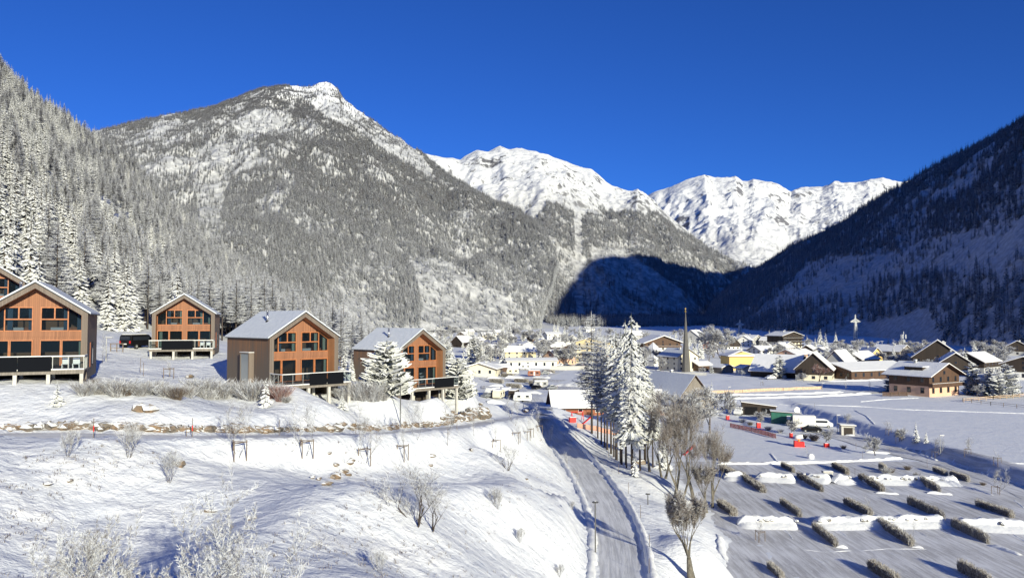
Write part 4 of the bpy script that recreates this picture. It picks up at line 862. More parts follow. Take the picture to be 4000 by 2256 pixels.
    if dormer:
        dm = MB(); dy0, dy1 = d * .25, d * .7; zx = h * .75; zb = eave + (h - zx) * k - .1
        for s in (-1,): dm.box(s * zx, s * .15 * h, dy0, dy1, zb, zb + 1.5)
        do = dm.build('dormer', M['wood_dark'], t); MB().box(-zx - .5, -.02 * h, dy0 - .4, dy1 + .4, zb + 1.503, zb + 1.75).build('dormer_snow', M['roof_snow'], do)
    return t
HS = [ # label, px, py, w, d, eave, rise, rot, kwargs
 ('long cream house at the foot of the slope behind the middle chalet', 1388,1337,9,15,4.5,2.2,80,dict(wall='cream',wins=2)),
 ('small yellow house under snow, left of the long cream house at the slope foot', 1338,1344,6,6,3.2,1.8,-35,dict(wall='paleyellow',floors=1,wins=2)),
 ('black timber barn with a steep white roof side, right of the last timber chalet', 1784,1355,11,13,4,4.5,-38,dict(upper='wood_dark',wall='wood_dark',floors=1,wins=0,chimneys=0)),
 ('grey house behind the black barn, snow heaped on its low roof', 1850,1351,9,13,4.6,2.2,-55,dict(wall='greywall')),
 ('white house with two small gable windows and half-hipped roof beside the long yellow house', 1908,1396,9.5,10,4.2,3.0,-20,dict(wall='whitewall',wins=2,floors=2)),
 ('long pale yellow house with a plain white roof', 2030,1404,9,17.5,4.6,2.8,-82,dict(wall='paleyellow',wins=2,chimneys=1)),
 ('low white hall with a glazed front below the long yellow house', 2075,1438,11,24,3.6,1.0,-86,dict(wall='whitewall',floors=1,wins=4,chimneys=0,wcol='dark_glass')),
 ('cream double-gabled bungalow at the edge of the campsite', 1873,1468,13,9,3.0,2.0,-12,dict(wall='cream',floors=1,wins=3,over=1.2,snow_t=.45)),
 ('small brown hut right of the cream bungalow', 1958,1452,6,6,2.2,1.0,-70,dict(upper='wood_brown',floors=1,wins=0,chimneys=0)),
 ('brown gabled house up the slope above the village', 2058,1320,10,11,4,3,-15,dict(upper='wood_brown',floors=2)),
 ('house with a yellow ground floor and dark arched eaves', 2122,1362,10,10,4.8,2.2,10,dict(wall='yellow',upper='wood_dark',wins=2,balcony='wood_dark')),
 ('white house left of the yellow-fronted one with a brown roof edge', 2068,1368,10,9,4,1.8,25,dict(wall='whitewall')),
 ('peach house whose white roof slopes to the left, by the roadside wall', 2188,1424,9,14,4.5,3,-48,dict(wall='peach')),
 ('white and brown house left of the big yellow hotel', 2228,1402,10,12,6.2,2.0,-18,dict(wall='whitewall',upper='wood_brown',floors=2)),
 ('big pale yellow hotel of four floors behind the tall conifers', 2310,1418,17,14,11,2.6,-20,dict(wall='paleyellow',floors=4,wins=4,balcony='cream')),
 ('white guest house high in the middle of the village', 2160,1326,13,15,5,2.0,-75,dict(wall='whitewall')),
 ('snowy roofed house right of the white guest house, highest in the village centre', 2300,1298,12,12,5,2.2,-70,dict(wall='whitewall')),
 ('small white house with a green gable edge', 2235,1338,8,9,4,2.4,12,dict(wall='whitewall',wins=1)),
 ('grey white house at the left end of the village below the clearing', 1690,1332,9,11,4.5,2.4,-60,dict(wall='whitewall')),
 ('dim brown cottage between trees above the black barn', 1800,1322,9,10,4,2.6,-30,dict(upper='wood_grey')),
 ('white house among frosted trees above the long yellow house', 1975,1335,10,12,4.6,2.4,-60,dict(wall='whitewall')),
 ('house with a broad white roof left of the brown gabled one', 1905,1325,10,14,4.2,2.4,-70,dict(wall='cream')),
 ('huge dark timber hotel with a very broad low gable, left of the church spire', 2590,1372,26,18,6,4.4,14,dict(wall='whitewall',upper='wood_brown',floors=2,wins=5,balcony='wood_brown',chimneys=2,over=2.2,snow_t=.5)),
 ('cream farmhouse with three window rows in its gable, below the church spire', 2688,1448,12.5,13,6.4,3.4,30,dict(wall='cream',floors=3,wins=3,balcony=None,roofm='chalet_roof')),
 ('low shed with blue-shaded roof right of the farmhouse', 2742,1448,7,8,2.6,1.4,-62,dict(upper='wood_brown',floors=1,wins=0,chimneys=0)),
 ('small brown and white house behind frosted trees right of the spire', 2772,1372,9,10,4.2,3.2,-20,dict(wall='whitewall',upper='wood_red')),
 ('white house with a black gable and big stepped snowy roofs', 2866,1364,10,14,4.0,5.0,14,dict(wall='whitewall',upper='wood_dark',dormer=True)),
 ('white house with dormer right of the black gabled one', 2905,1352,11,12,4.4,3.6,-30,dict(wall='whitewall',dormer=True)),
 ('grey house with wide flat snowy roof left of the dark timber hotel', 2960,1350,14,15,5.4,2.8,38,dict(wall='greywall',chimneys=2)),
 ('dark three-balcony timber hotel with cream right side below the shaded mountain', 3095,1362,19,15,9.6,2.6,26,dict(wall='cream',upper='wood_dark',floors=4,wins=6,balcony='wood_dark',chimneys=2,over=1.6)),
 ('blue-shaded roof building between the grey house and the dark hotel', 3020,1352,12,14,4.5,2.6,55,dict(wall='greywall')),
 ('bright yellow house with an orange door and flat snowy hipped roof', 2906,1446,13.5,12,6.6,2.0,4,dict(wall='yellow',hip=True,wins=0,door='orange',snow_t=.4)),
 ('brown hut with shaded roof in front of the bright yellow house', 2842,1456,7,6,2.4,1.1,30,dict(upper='wood_grey',floors=1,wins=0,chimneys=0)),
 ('small white garage with brown roof in front of the bright yellow house', 2925,1462,6,5,2.6,1.1,20,dict(wall='whitewall',floors=1,wins=1,chimneys=0,sidewins=False)),
 ('low house behind and right of the bright yellow house', 2985,1395,10,13,4.2,2.4,-60,dict(wall='whitewall')),
 ('small white gabled house in the row below the grey house', 2985,1372,8,10,3.6,2.8,-25,dict(wall='whitewall')),
 ('roof with two dormers below the dark timber hotel', 3040,1380,10,12,3.8,3.0,-40,dict(wall='whitewall',dormer=True)),
 ('grey gabled house in the row below the dark timber hotel', 3085,1378,10,12,4,3.0,12,dict(wall='greywall')),
 ('long peach house with low gable above the barn', 3120,1408,12,20,3.6,2.4,-50,dict(wall='peach',floors=1)),
 ('old barn with a big roof, lit above and blue-shaded below', 3062,1474,13,19,2.8,6.0,48,dict(upper='wood_dark',floors=1,wins=0,chimneys=0)),
 ('old dark farmhouse with steep snowy roof, black gable and cream base', 3178,1486,13,15,4.4,6.0,-26,dict(wall='cream',upper='wood_dark',wins=3,dormer=True)),
 ('house with a steep bright white roof right of the old dark farmhouse', 3262,1470,11,14,4.4,6.0,-40,dict(wall='greywall')),
 ('white roofed house behind the long brown hall', 3372,1432,12,18,4,3.4,-52,dict(upper='wood_dark',wins=0,floors=1)),
 ('small yellow gabled house behind the long brown hall', 3426,1424,6.5,10,5.6,3.0,14,dict(wall='yellow',wins=1)),
 ('grey gabled house with a cream side far up the field', 3540,1406,15,17,5.0,3.2,36,dict(wall='cream',upper='wood_grey')),
 ('long low brown hall with a wide flat snowy roof, orange right end', 3410,1478,20,34,3.4,2.6,-66,dict(wall='wood_red',upper='wood_brown',floors=1,wins=6,chimneys=0)),
 ('big dark chalet with a steep double roof behind the peach house', 3665,1452,20,18,6.5,7.5,-28,dict(wall='greywall',upper='wood_dark',floors=2,wins=4,chimneys=2,balcony='wood_dark')),
 ('dark gabled annex in front of the big dark chalet', 3735,1468,13,13,5,4.4,-22,dict(wall='whitewall',upper='wood_dark',wins=2)),
 ('long snowy roof right of the big dark chalet', 3840,1455,13,20,5,3.6,-50,dict(upper='wood_dark',wall='greywall')),
 ('peach alpine house with brown balconies at the edge of the field', 3690,1545,15.5,13,6.6,3.2,30,dict(wall='peach',upper='wood_brown',floors=2,wins=4,balcony='wood_brown',over=1.7,dormer=True,snow_t=.25)),
 ('white house with a dark upper storey at the right edge', 4000,1484,15,13,6,2.8,-38,dict(wall='whitewall',upper='wood_dark')),
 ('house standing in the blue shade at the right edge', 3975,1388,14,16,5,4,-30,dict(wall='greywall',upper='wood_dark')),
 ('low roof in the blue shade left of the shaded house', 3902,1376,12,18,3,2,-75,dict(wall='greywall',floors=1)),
 ('white roofed cottage between the brown hall and the big dark chalet', 3575,1440,11,14,3.8,3.2,-45,dict(wall='whitewall')),
 ('low cottage with bright roof left of the grey gabled house', 3350,1404,10,13,3.4,2.6,-48,dict(wall='whitewall',floors=1)),
 ('cottage behind frosted trees between the steep white roof and the hall', 3300,1408,10,12,3.6,2.4,-60,dict(wall='greywall')),
 ('cottage with dark door below the blue meadow', 3225,1400,10,12,3.6,2.8,-42,dict(wall='whitewall')),
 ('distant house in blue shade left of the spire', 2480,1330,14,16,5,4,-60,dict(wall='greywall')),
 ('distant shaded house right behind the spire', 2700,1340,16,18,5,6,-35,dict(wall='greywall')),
 ('snow-roofed house left of the huge timber hotel', 2440,1372,12,14,5,3,-55,dict(wall='whitewall')),
 ('small white house between the tall conifers and the big yellow hotel', 2345,1372,10,11,4.6,2.6,-40,dict(wall='whitewall')),
 ('low brown house left of the white guest house', 2092,1338,9,11,3.6,2.4,-65,dict(upper='wood_brown',floors=1)),
 ('cream cottage high on the slope at the forest edge', 1945,1312,9,11,4,2.6,-50,dict(wall='cream')),
 ('grey cottage at the foot of the white clearing', 1830,1308,9,10,3.8,2.6,-60,dict(wall='greywall')),
 ('white cottage between the black barn and the white half-hipped house', 1858,1378,9,10,3.8,2.8,-42,dict(wall='whitewall')),
 ('brown house with snowy roof behind the peach roadside house', 2170,1378,9,12,4.2,2.6,-60,dict(upper='wood_brown',floors=1)),
 ('low white building left of the big yellow hotel', 2200,1350,10,14,4,2.2,-75,dict(wall='whitewall')),
 ('long white roof behind the spire trees', 2810,1352,12,16,4,2.6,-70,dict(wall='whitewall')),
 ('cottage with a brown gable below the dark timber hotel', 3150,1392,9,11,3.8,2.8,-35,dict(upper='wood_brown',floors=1)),
 ('orange-brown house glimpsed through the tall conifers', 2400,1440,12,12,5,3,-30,dict(wall='peach')),
]
for a in HS: gabled(*a[:8], **a[8])
# church: steep pyramid nave roof and the slender spire
cl = G(2552, 1425); t = thing('church', 'church hall with a steep snow-covered tent roof beside the needle spire', 'church', tuple(cl), R(38))
ck = cl.y / 3000; ca, ch_ = 50 * ck, 88 * ck
MB().box(-ca * .93, ca * .93, -ca * .93, ca * .93, -.5, ch_ * .25).build('wall', M['whitewall'], t)
nv = MB(); cc_ = [(-ca, -ca, ch_ * .22), (ca, -ca, ch_ * .22), (ca, ca, ch_ * .22), (-ca, ca, ch_ * .22)]; [nv.face([cc_[i], cc_[(i + 1) % 4], (0, 0, ch_)]) for i in range(4)]; nv.face(cc_[::-1]); n_ = nv.build('roof', M['roof_snow'], t)
cl = G(2680, 1452); t = thing('church_spire', 'tall needle-thin shingled church spire with a gilt ball on top', 'spire', tuple(cl), R(15))
dpx = cl.y / 3000
sp_ = MB(); H_ = 250 * dpx; sp_.tube([(0, 0, 0), (0, 0, H_ * .16), (0, 0, H_ * .45), (0, 0, H_ * .72), (0, 0, H_ * .925)], [17 * dpx, 15.5 * dpx, 10.0 * dpx, 4.8 * dpx, 1.4 * dpx], 8); sp_.build('shaft', M['slate'], t)
MB().ball((0, 0, H_ * .94), .45, mi=0, seg=8, ring=6).build('ball', M['gold'], t); MB().tube([(0, 0, H_ * .94), (0, 0, H_)], .09, 5).box(-.4, .4, -.05, .05, H_ * .98, H_ * .985).build('cross', M['gold'], t)
# ---------------------------------------------------------------- tree kinds used near the camera and in the village
K = {}
K['tall_spruce0'] = conifer('tall_spruce', 23, 2.9, 46, 13, 41, M['tall'], M['bark'], droop=.55, base=.22, widthf=.15, trunk_r=.26, pw=.5, gap=.22, twig=.42)
K['tall_spruce1'] = conifer('tall_spruce', 20, 2.5, 34, 10, 42, M['tall'], M['bark'], droop=.5, base=.36, widthf=.17, trunk_r=.20, gap=.25, pw=.6)
K['tall_larch'] = conifer('tall_larch', 21, 3.3, 34, 14, 43, M['twig'], M['bark'], kind='larch', base=.36, widthf=.045, twig=.5, gap=.14, trunk_r=.22, pw=.45, droop=.0)
K['small_spruce'] = conifer('small_spruce', 2.6, .85, 13, 11, 44, M['spruce_h'], M['bark'], droop=.35, widthf=.2, base=.05)
K['garden_spruce'] = conifer('garden_spruce', 9, 2.1, 22, 12, 45, M['spruce_h'], M['bark'], droop=.4, widthf=.19, base=.04)
K['dark_spruce'] = conifer('dark_spruce', 9, 1.9, 20, 11, 46, M['spruce'], M['bark'], droop=.4, widthf=.18, base=.05)
K['pine'] = conifer('pine', 5.2, 3.0, 24, 18, 47, M['spruce_h'], M['bark'], droop=-.12, widthf=.17, base=.03, pw=.42, twig=.36)
K['bushy'] = conifer('bushy', 9, 2.9, 22, 14, 48, M['spruce'], M['bark'], droop=-.1, widthf=.17, base=.04, pw=.35, twig=.34)
K['broad'] = bare_tree('broad', 9, 51, M['twig'], M['bark_frost'], stems=1, spread=.75, levels=4, twn=6, twl=0.6, first=.24, tww=0.007)
K['broad2'] = bare_tree('broad2', 9, 52, M['twig'], M['bark_frost'], stems=2, spread=.7, levels=4, twn=6, twl=0.6, first=.22, tww=0.007)
K['tall_bare'] = bare_tree('tall_bare', 13, 53, M['twig_m'], M['bark_mossy'], stems=1, spread=.6, levels=5, twn=2, twl=0.55, first=0.24, r0=.36, tww=.0028, up=1.0, splits=3)
K['tall_bare2'] = bare_tree('tall_bare2', 13, 54, M['twig_m'], M['bark_mossy'], stems=2, spread=.6, levels=5, twn=2, twl=0.55, first=0.24, r0=.30, tww=.0028, up=1.0, splits=3)
K['pollard'] = bare_tree('pollard', 8.6, 55, M['twig_m'], M['bark_mossy'], stems=1, spread=.5, levels=5, twn=6, twl=0.6, first=0.2, r0=.42, tww=0.004, up=1.0, splits=3)
K['orchard'] = bare_tree('orchard', 4.2, 56, M['twig'], M['bark'], stems=1, spread=.85, levels=3, twn=7, twl=0.65, first=.28, r0=.10, tww=0.011, up=.5, splits=4)
K['red_tree'] = bare_tree('red_tree', 7, 57, M['twig_r'], M['bark'], stems=1, spread=.7, levels=3, twn=5, twl=0.6, first=.22, r0=.2, tww=0.009, splits=4)
K['sapling'] = bare_tree('sapling', 4, 58, M['twig'], M['bark_frost'], stems=1, spread=.4, levels=2, twn=4, twl=0.45, first=.55, r0=.035, tww=0.006, up=1.0, lean=.04)
K['birch'] = bare_tree('birch', 4, 59, M['twig'], M['bark_frost'], stems=2, spread=.35, levels=2, twn=5, twl=0.45, first=.5, r0=.03, tww=0.006, up=1.0)
K['multi'] = bare_tree('multi', 2.6, 60, M['twig'], M['bark_frost'], stems=6, spread=.35, levels=2, twn=4, twl=0.45, first=.4, r0=.025, tww=0.008, up=1.0)
K['wide'] = bare_tree('wide', 3.9, 61, M['twig'], M['bark'], stems=3, spread=.65, levels=3, twn=2, twl=0.5, first=.3, r0=.06, tww=0.005, up=.75)
K['frosty_near'] = bare_tree('frosty_near', 3.8, 62, M['twig'], M['bark'], stems=2, spread=.8, levels=5, twn=7, twl=.22, first=.27, r0=.075, tww=.0026, up=.7, splits=3)
K['frosty_near2'] = bare_tree('frosty_near2', 3.8, 63, M['twig'], M['bark'], stems=3, spread=.8, levels=5, twn=7, twl=.22, first=.25, r0=.075, tww=.0026, up=.7, splits=3)
HT = dict(tall_spruce0=23, tall_spruce1=20, tall_larch=21, small_spruce=2.6, garden_spruce=9, dark_spruce=9, pine=5.2, bushy=9, broad=9, broad2=9, tall_bare=13, tall_bare2=13, pollard=8.6, orchard=4.2, red_tree=7, sapling=4, birch=4, multi=2.6, wide=3.9, frosty_near=3.8, frosty_near2=3.8)
FIRST = {}
def tree(kind, px, py, hpx, label, cat='tree', group=None, name=None, loc=None, hm=None, wide=1.0, rz=None):
    loc = loc or G(px, py); h = hm or hpx * loc.y / 3000; s = h / HT[kind]; name = name or cat.replace(' ', '_')
    rz = RNG.random() * 6.28 if rz is None else rz; sc = (s * wide, s * wide, s)
    l_ = tuple(loc)
    if kind not in FIRST: FIRST[kind] = tree_thing(K[kind], name, label, cat, l_, rz, sc, group); t = FIRST[kind]
    else:
        t = clone(FIRST[kind], l_, rz, sc, label); t.name = name; t['category'] = cat
        KIDS[t.name] = list(t.children) 
        if group: t['group'] = group
        elif 'group' in t: del t['group']
    return t
# --- the clump of tall conifers beside the lower road
g_ = 'tall trees on the bank beside the lower road'
tree('tall_spruce0', 2470, 1852, 618, 'tallest snow-laden spruce of the clump beside the lower road', 'spruce', g_, 'spruce_tree', wide=.85)
tree('tall_spruce1', 2387, 1773, 470, 'dark-trunked spruce third from the left in the clump beside the lower road', 'spruce', g_, 'spruce_tree')
tree('tall_larch', 2312, 1693, 470, 'thin frosted larch with bare dark trunk, leftmost of the clump beside the lower road', 'larch', g_, 'larch_tree')
tree('tall_larch', 2349, 1732, 440, 'second frosted larch from the left in the clump beside the lower road', 'larch', g_, 'larch_tree', wide=.8)
tree('tall_spruce1', 2408, 1794, 500, 'spruce with gappy crown just left of the tallest spruce', 'spruce', g_, 'spruce_tree', wide=1.15)
tree('tall_spruce1', 2447, 1829, 380, 'thin dark spruce at the front left of the tallest one', 'spruce', g_, 'spruce_tree', wide=.8)
tree('tall_spruce0', 2520, 1800, 400, 'shorter snow-laden spruce right of the tallest one', 'spruce', g_, 'spruce_tree', wide=1.25)
tree('dark_spruce', 2480, 1861, 130, 'small dark spruce at the foot of the tallest one', 'spruce', g_, 'spruce_tree', wide=.7)
tree('tall_larch', 2466, 1856, 500, 'bare brown trunk standing before the tallest spruce', 'larch', g_, 'larch_tree', wide=.45)
tree('dark_spruce', 2590, 1835, 170, 'young spruce between the tall spruce and the bare trees', 'spruce', g_, 'spruce_tree')
for px, py, hp, k_, l_ in ((2539,1843,330,'tall_bare','leftmost bare frosted tree right of the conifer clump'),(2592,1868,300,'tall_bare2','bare frosted tree with thin leaning trunk, second right of the conifers'),(2632,1940,400,'tall_bare','thick-trunked bare tree standing nearest the middle of the bank'),(2656,1968,330,'tall_bare2','bare tree with leaning trunk just right of the thick-trunked one'),
    (2721,1972,470,'tall_bare','tallest of the bare frosted trees on the bank, forked trunk'),(2782,1980,330,'tall_bare2','rightmost bare tree of the bank, leaning over the parking area'),(2690,1720,200,'broad','bare tree low behind the bank in front of the blue-roofed barn'),(2620,1700,190,'broad2','frosted tree in front of the left side of the blue-roofed barn'),(2780,1690,190,'broad','frosted tree before the right gable of the blue-roofed barn')):
    tree(k_, px, py, hp, l_, 'bare tree', 'bare trees on the bank', wide=.62 if k_[0] == 't' else 1.1)
tree('pollard', 2700, 2300, 0, 'knobbly pollarded tree with brownish twigs at the bottom edge', 'bare tree', None, loc=Vector((15.6, 66.5, hz(15.6, 66.5))), hm=8.2, wide=.8)
tree('pollard', 2760, 2000, 200, 'twiggy pollarded tree behind the one at the bottom edge', 'bare tree', None, wide=.9)
tree('tall_spruce1', 0, 0, 0, 'spruce outside the right edge whose shadow falls across the road', 'spruce', None, 'spruce_tree', loc=Vector((25.5, 27, hz(25.5, 27))), hm=12)
for px, py, hp, k_, w_, l_ in ((2335,1712,420,'tall_larch',.9,'third frosted larch from the left in the conifer clump'),(2372,1758,440,'tall_larch',.9,'frosted larch just left of the dark-trunked spruce'),(2424,1806,455,'tall_larch',.9,'frosted larch between the gappy spruce and the tallest spruce'),(2550,1825,330,'tall_spruce1',1.1,'shorter spruce at the right edge of the conifer clump'),(2362,1745,430,'tall_spruce1',.9,'slim spruce between the left larches of the clump'),(2398,1785,470,'tall_spruce1',.85,'slim frosted spruce in the middle of the clump'),(2428,1812,520,'tall_spruce1',.95,'slim spruce close left of the narrow snowy one'),(2500,1838,500,'tall_spruce1',.9,'slim spruce close right of the tallest one'),(2445,1815,560,'tall_spruce0',.75,'narrow snowy spruce just left of the tallest one')): tree(k_, px, py, hp, l_, 'larch' if 'larch' in k_ else 'spruce', g_, 'larch_tree' if 'larch' in k_ else 'spruce_tree', wide=w_)
# --- foreground frosted trees at the bottom left
for i, (x, y, h, k_, l_) in enumerate(((-9.6, 17.8, 20.6, 'frosty_near', 'frosted tree in the bottom left foreground, middle one of the three crowns'), (-7.2, 18.6, 21.3, 'frosty_near2', 'frosted tree in the bottom left foreground, right and tallest of the three crowns'), (-11.8, 19.0, 20.0, 'frosty_near2', 'frosted tree in the bottom left foreground, left and lowest of the three crowns'))):
    tree(k_, 0, 0, 0, l_, 'bare tree', 'frosted foreground trees', loc=Vector((x, y, hz(x, y))), hm=h - hz(x, y), wide=.78)
# --- saplings and bushes on the slope below the access road
def stakes(loc, sz=.55, h=1.1, label='', n=3):
    t = thing('tree_stake_frame', label, 'tree stakes', tuple(loc), RNG.random() * 2)
    pts = [(math.cos(a) * sz, math.sin(a) * sz) for a in (0.3, 2.4, 4.5)][:n]
    for a, b in pts: MB().tube([(a, b, -.3), (a, b, h)], .04, 5).build('stake', M['stake'], t)
    q = MB(); [q.tube([(*pts[i], h - .12), (*pts[(i + 1) % n], h - .12)], .03, 4) for i in range(n)]; q.build('crossbar', M['stake'], t); return t
SAP = [(929,1787,235,'birch','thin white birch with stakes below the left end of the road wall',1),(265,1792,112,'multi','many-stemmed frosted bush farthest left below the road',0),(505,1792,150,'multi','many-stemmed frosted bush, second from left below the road',0),(661,1886,135,'multi','many-stemmed frosted bush halfway down the slope',0),
 (1193,1774,225,'birch','tall thin birch with three stakes below the middle chalet',1),(1427,1800,200,'birch','thin birch with two stakes, right of the rock scatter',1),(1575,1791,180,'sapling','slim sapling with two stakes left of the road bend',1),(1627,1715,160,'birch','frosted birch at the lower road edge before the right chalet',0),(1749,1743,200,'sapling','tall slim leaning birch before the right end of the stone wall',0),(1936,1752,130,'sapling','sapling with a square stake frame, left of the road fork',1),
 (1983,1838,110,'wide','forked frosted bush high on the slope left of the lower road',0),(1942,1980,95,'multi','small forked bush in the middle of the open snow slope',0),(1484,2240,110,'multi','small frosted bush near the bottom middle',0),(1627,2052,262,'wide','wide vase-shaped frosted tree, largest on the snow slope',0),(1684,2073,200,'wide','second vase-shaped tree just right of the largest',0),
 (2020,1720,95,'sapling','sapling in the staked group by the road fork, left one',1),(2072,1700,110,'sapling','sapling in the staked group by the road fork, middle one',1),(2105,1690,120,'sapling','sapling in the staked group by the road fork, right one',1),(2058,1715,70,'sapling','low sapling at the front of the staked group by the road fork',1),(2150,1740,90,'sapling','brown-leaved sapling beside the lower road',0),(2216,1830,75,'sapling','sapling left of the lower road above the street lamp',0),(2253,1898,75,'sapling','lone sapling with a short post left of the lower road',0),(2030,2115,60,'multi','low bush on the slope left of the street lamp',0),(2185,2250,55,'multi','tiny bush near the bottom beside the road',0),(2235,1990,40,'multi','tuft of twigs beside the road edge',0),(1620,1640,95,'sapling','sapling on the bank above the stone wall before the right chalet',0),(1405,1640,80,'sapling','sapling on the bank above the stone wall before the middle chalet',0),(660,1480,95,'sapling','sapling with stakes before the small back chalet',1),(400,1420,130,'sapling','leaning bare sapling right of the large left chalet',0),
 (1850,1700,120,'sapling','sapling right of the tall slim birch by the boulders',0),(2010,1660,120,'birch','frosted birch at the road fork',0)]
for px, py, hp, k_, l_, st in SAP:
    t = tree(k_, px, py, hp, l_, 'sapling' if k_ in ('sapling', 'birch') else 'bush', 'young trees on the snowy slope', wide=1.3 if k_ == 'wide' else 1.0)
    if st: stakes(t.location, label='wooden stakes around the ' + ' '.join(l_.split()[:7]))
# --- shrubs along the terrace edge
SH = [shrub('frosted_shrub', 1.35, 1.5, 330, s, M['twig'], .011, 7) for s in (1, 2)] + [shrub('reddish_shrub', 1.25, 1.3, 300, 3, M['twig_r'], .011, 7), shrub('brown_shrub', 1.1, 1.1, 280, 4, M['twig_b'], .010, 6)]
def bush(px, py, hp, k_, label, group='frosted shrubs along the terrace edge', w_=1.0, cat='shrub', loc=None):
    loc = loc or G(px, py); o = link('shrub', SH[k_], None, tuple(loc)); s = hp * loc.y / 3000 / (1.5 if k_ < 2 else 1.3); o.scale = (s * w_, s * w_, s); o.rotation_euler = (0, 0, RNG.random() * 6); return tag(o, label, cat, group)
cols_ = ['far left', 'left', 'middle', 'right']
for i, (px, py, hp, k_) in enumerate([(335,1545,55,0),(375,1540,62,1),(415,1548,60,0),(455,1545,66,1),(500,1550,60,3),(545,1540,58,0),(600,1545,62,1),(640,1552,70,0),(685,1555,72,3),(730,1560,75,1),(775,1556,72,0),(820,1560,74,1),(865,1556,70,0),(905,1552,66,1),(945,1560,76,0),(990,1562,85,1),(1030,1556,70,0),(1062,1562,74,2),(1098,1566,66,2),(1118,1572,40,1),(1350,1560,66,0),(1385,1562,78,1),(1420,1565,85,0),(1455,1562,74,1),(1490,1560,60,0),(960,1530,40,1),(350,1520,38,3),(560,1515,34,1)]):
    where = 'beside the left chalet' if px < 480 else 'below the small back chalet' if px < 860 else 'under the left wall of the middle chalet' if px < 1060 else 'reddish, at the deck corner of the middle chalet' if k_ == 2 else 'at the deck corner of the middle chalet' if px < 1200 else 'left of the big snowy pine'
    bush(px + RNG.uniform(-10, 10), py + RNG.uniform(-8, 6), hp * RNG.uniform(.62, 1.1), k_, 'frosted leafless shrub ' + where, w_=RNG.uniform(.8, 1.15))
for px, py, hp, w_, k_, l_ in ((1465,1545,130,.9,'pine','left low part of the bushy pine before the rightmost chalet'),(222,1585,92,1.1,'small_spruce','small snowy spruce alone on the bank before the left chalet'),(1038,1592,110,.8,'small_spruce','small snowy spruce below the shrubs of the middle chalet'),(1338,1602,66,1.1,'small_spruce','stunted snowy spruce on the bank between the two right chalets'),
    (1510,1545,205,.95,'pine','big bushy snow-laden pine hiding the left half of the rightmost chalet'),(1572,1550,185,.85,'pine','second leader of the big bushy pine before the rightmost chalet'),(1785,1548,150,.95,'pine','bushy snow-laden pine right of the rightmost chalet'),(1768,1500,150,.8,'garden_spruce','grey spruce close behind the right end of the rightmost chalet'),(1810,1490,140,.8,'garden_spruce','grey spruce right of the rightmost chalet, in front of the village'),
    (1345,1470,130,1.0,'dark_spruce','dark snowy spruce between the two right chalets'),(1372,1485,100,1.0,'garden_spruce','low snowy spruce between the two right chalets')):
    tree(k_, px, py, hp, l_, 'spruce' if k_ != 'pine' else 'pine', None, 'spruce_tree' if k_ != 'pine' else 'pine_tree', wide=w_)
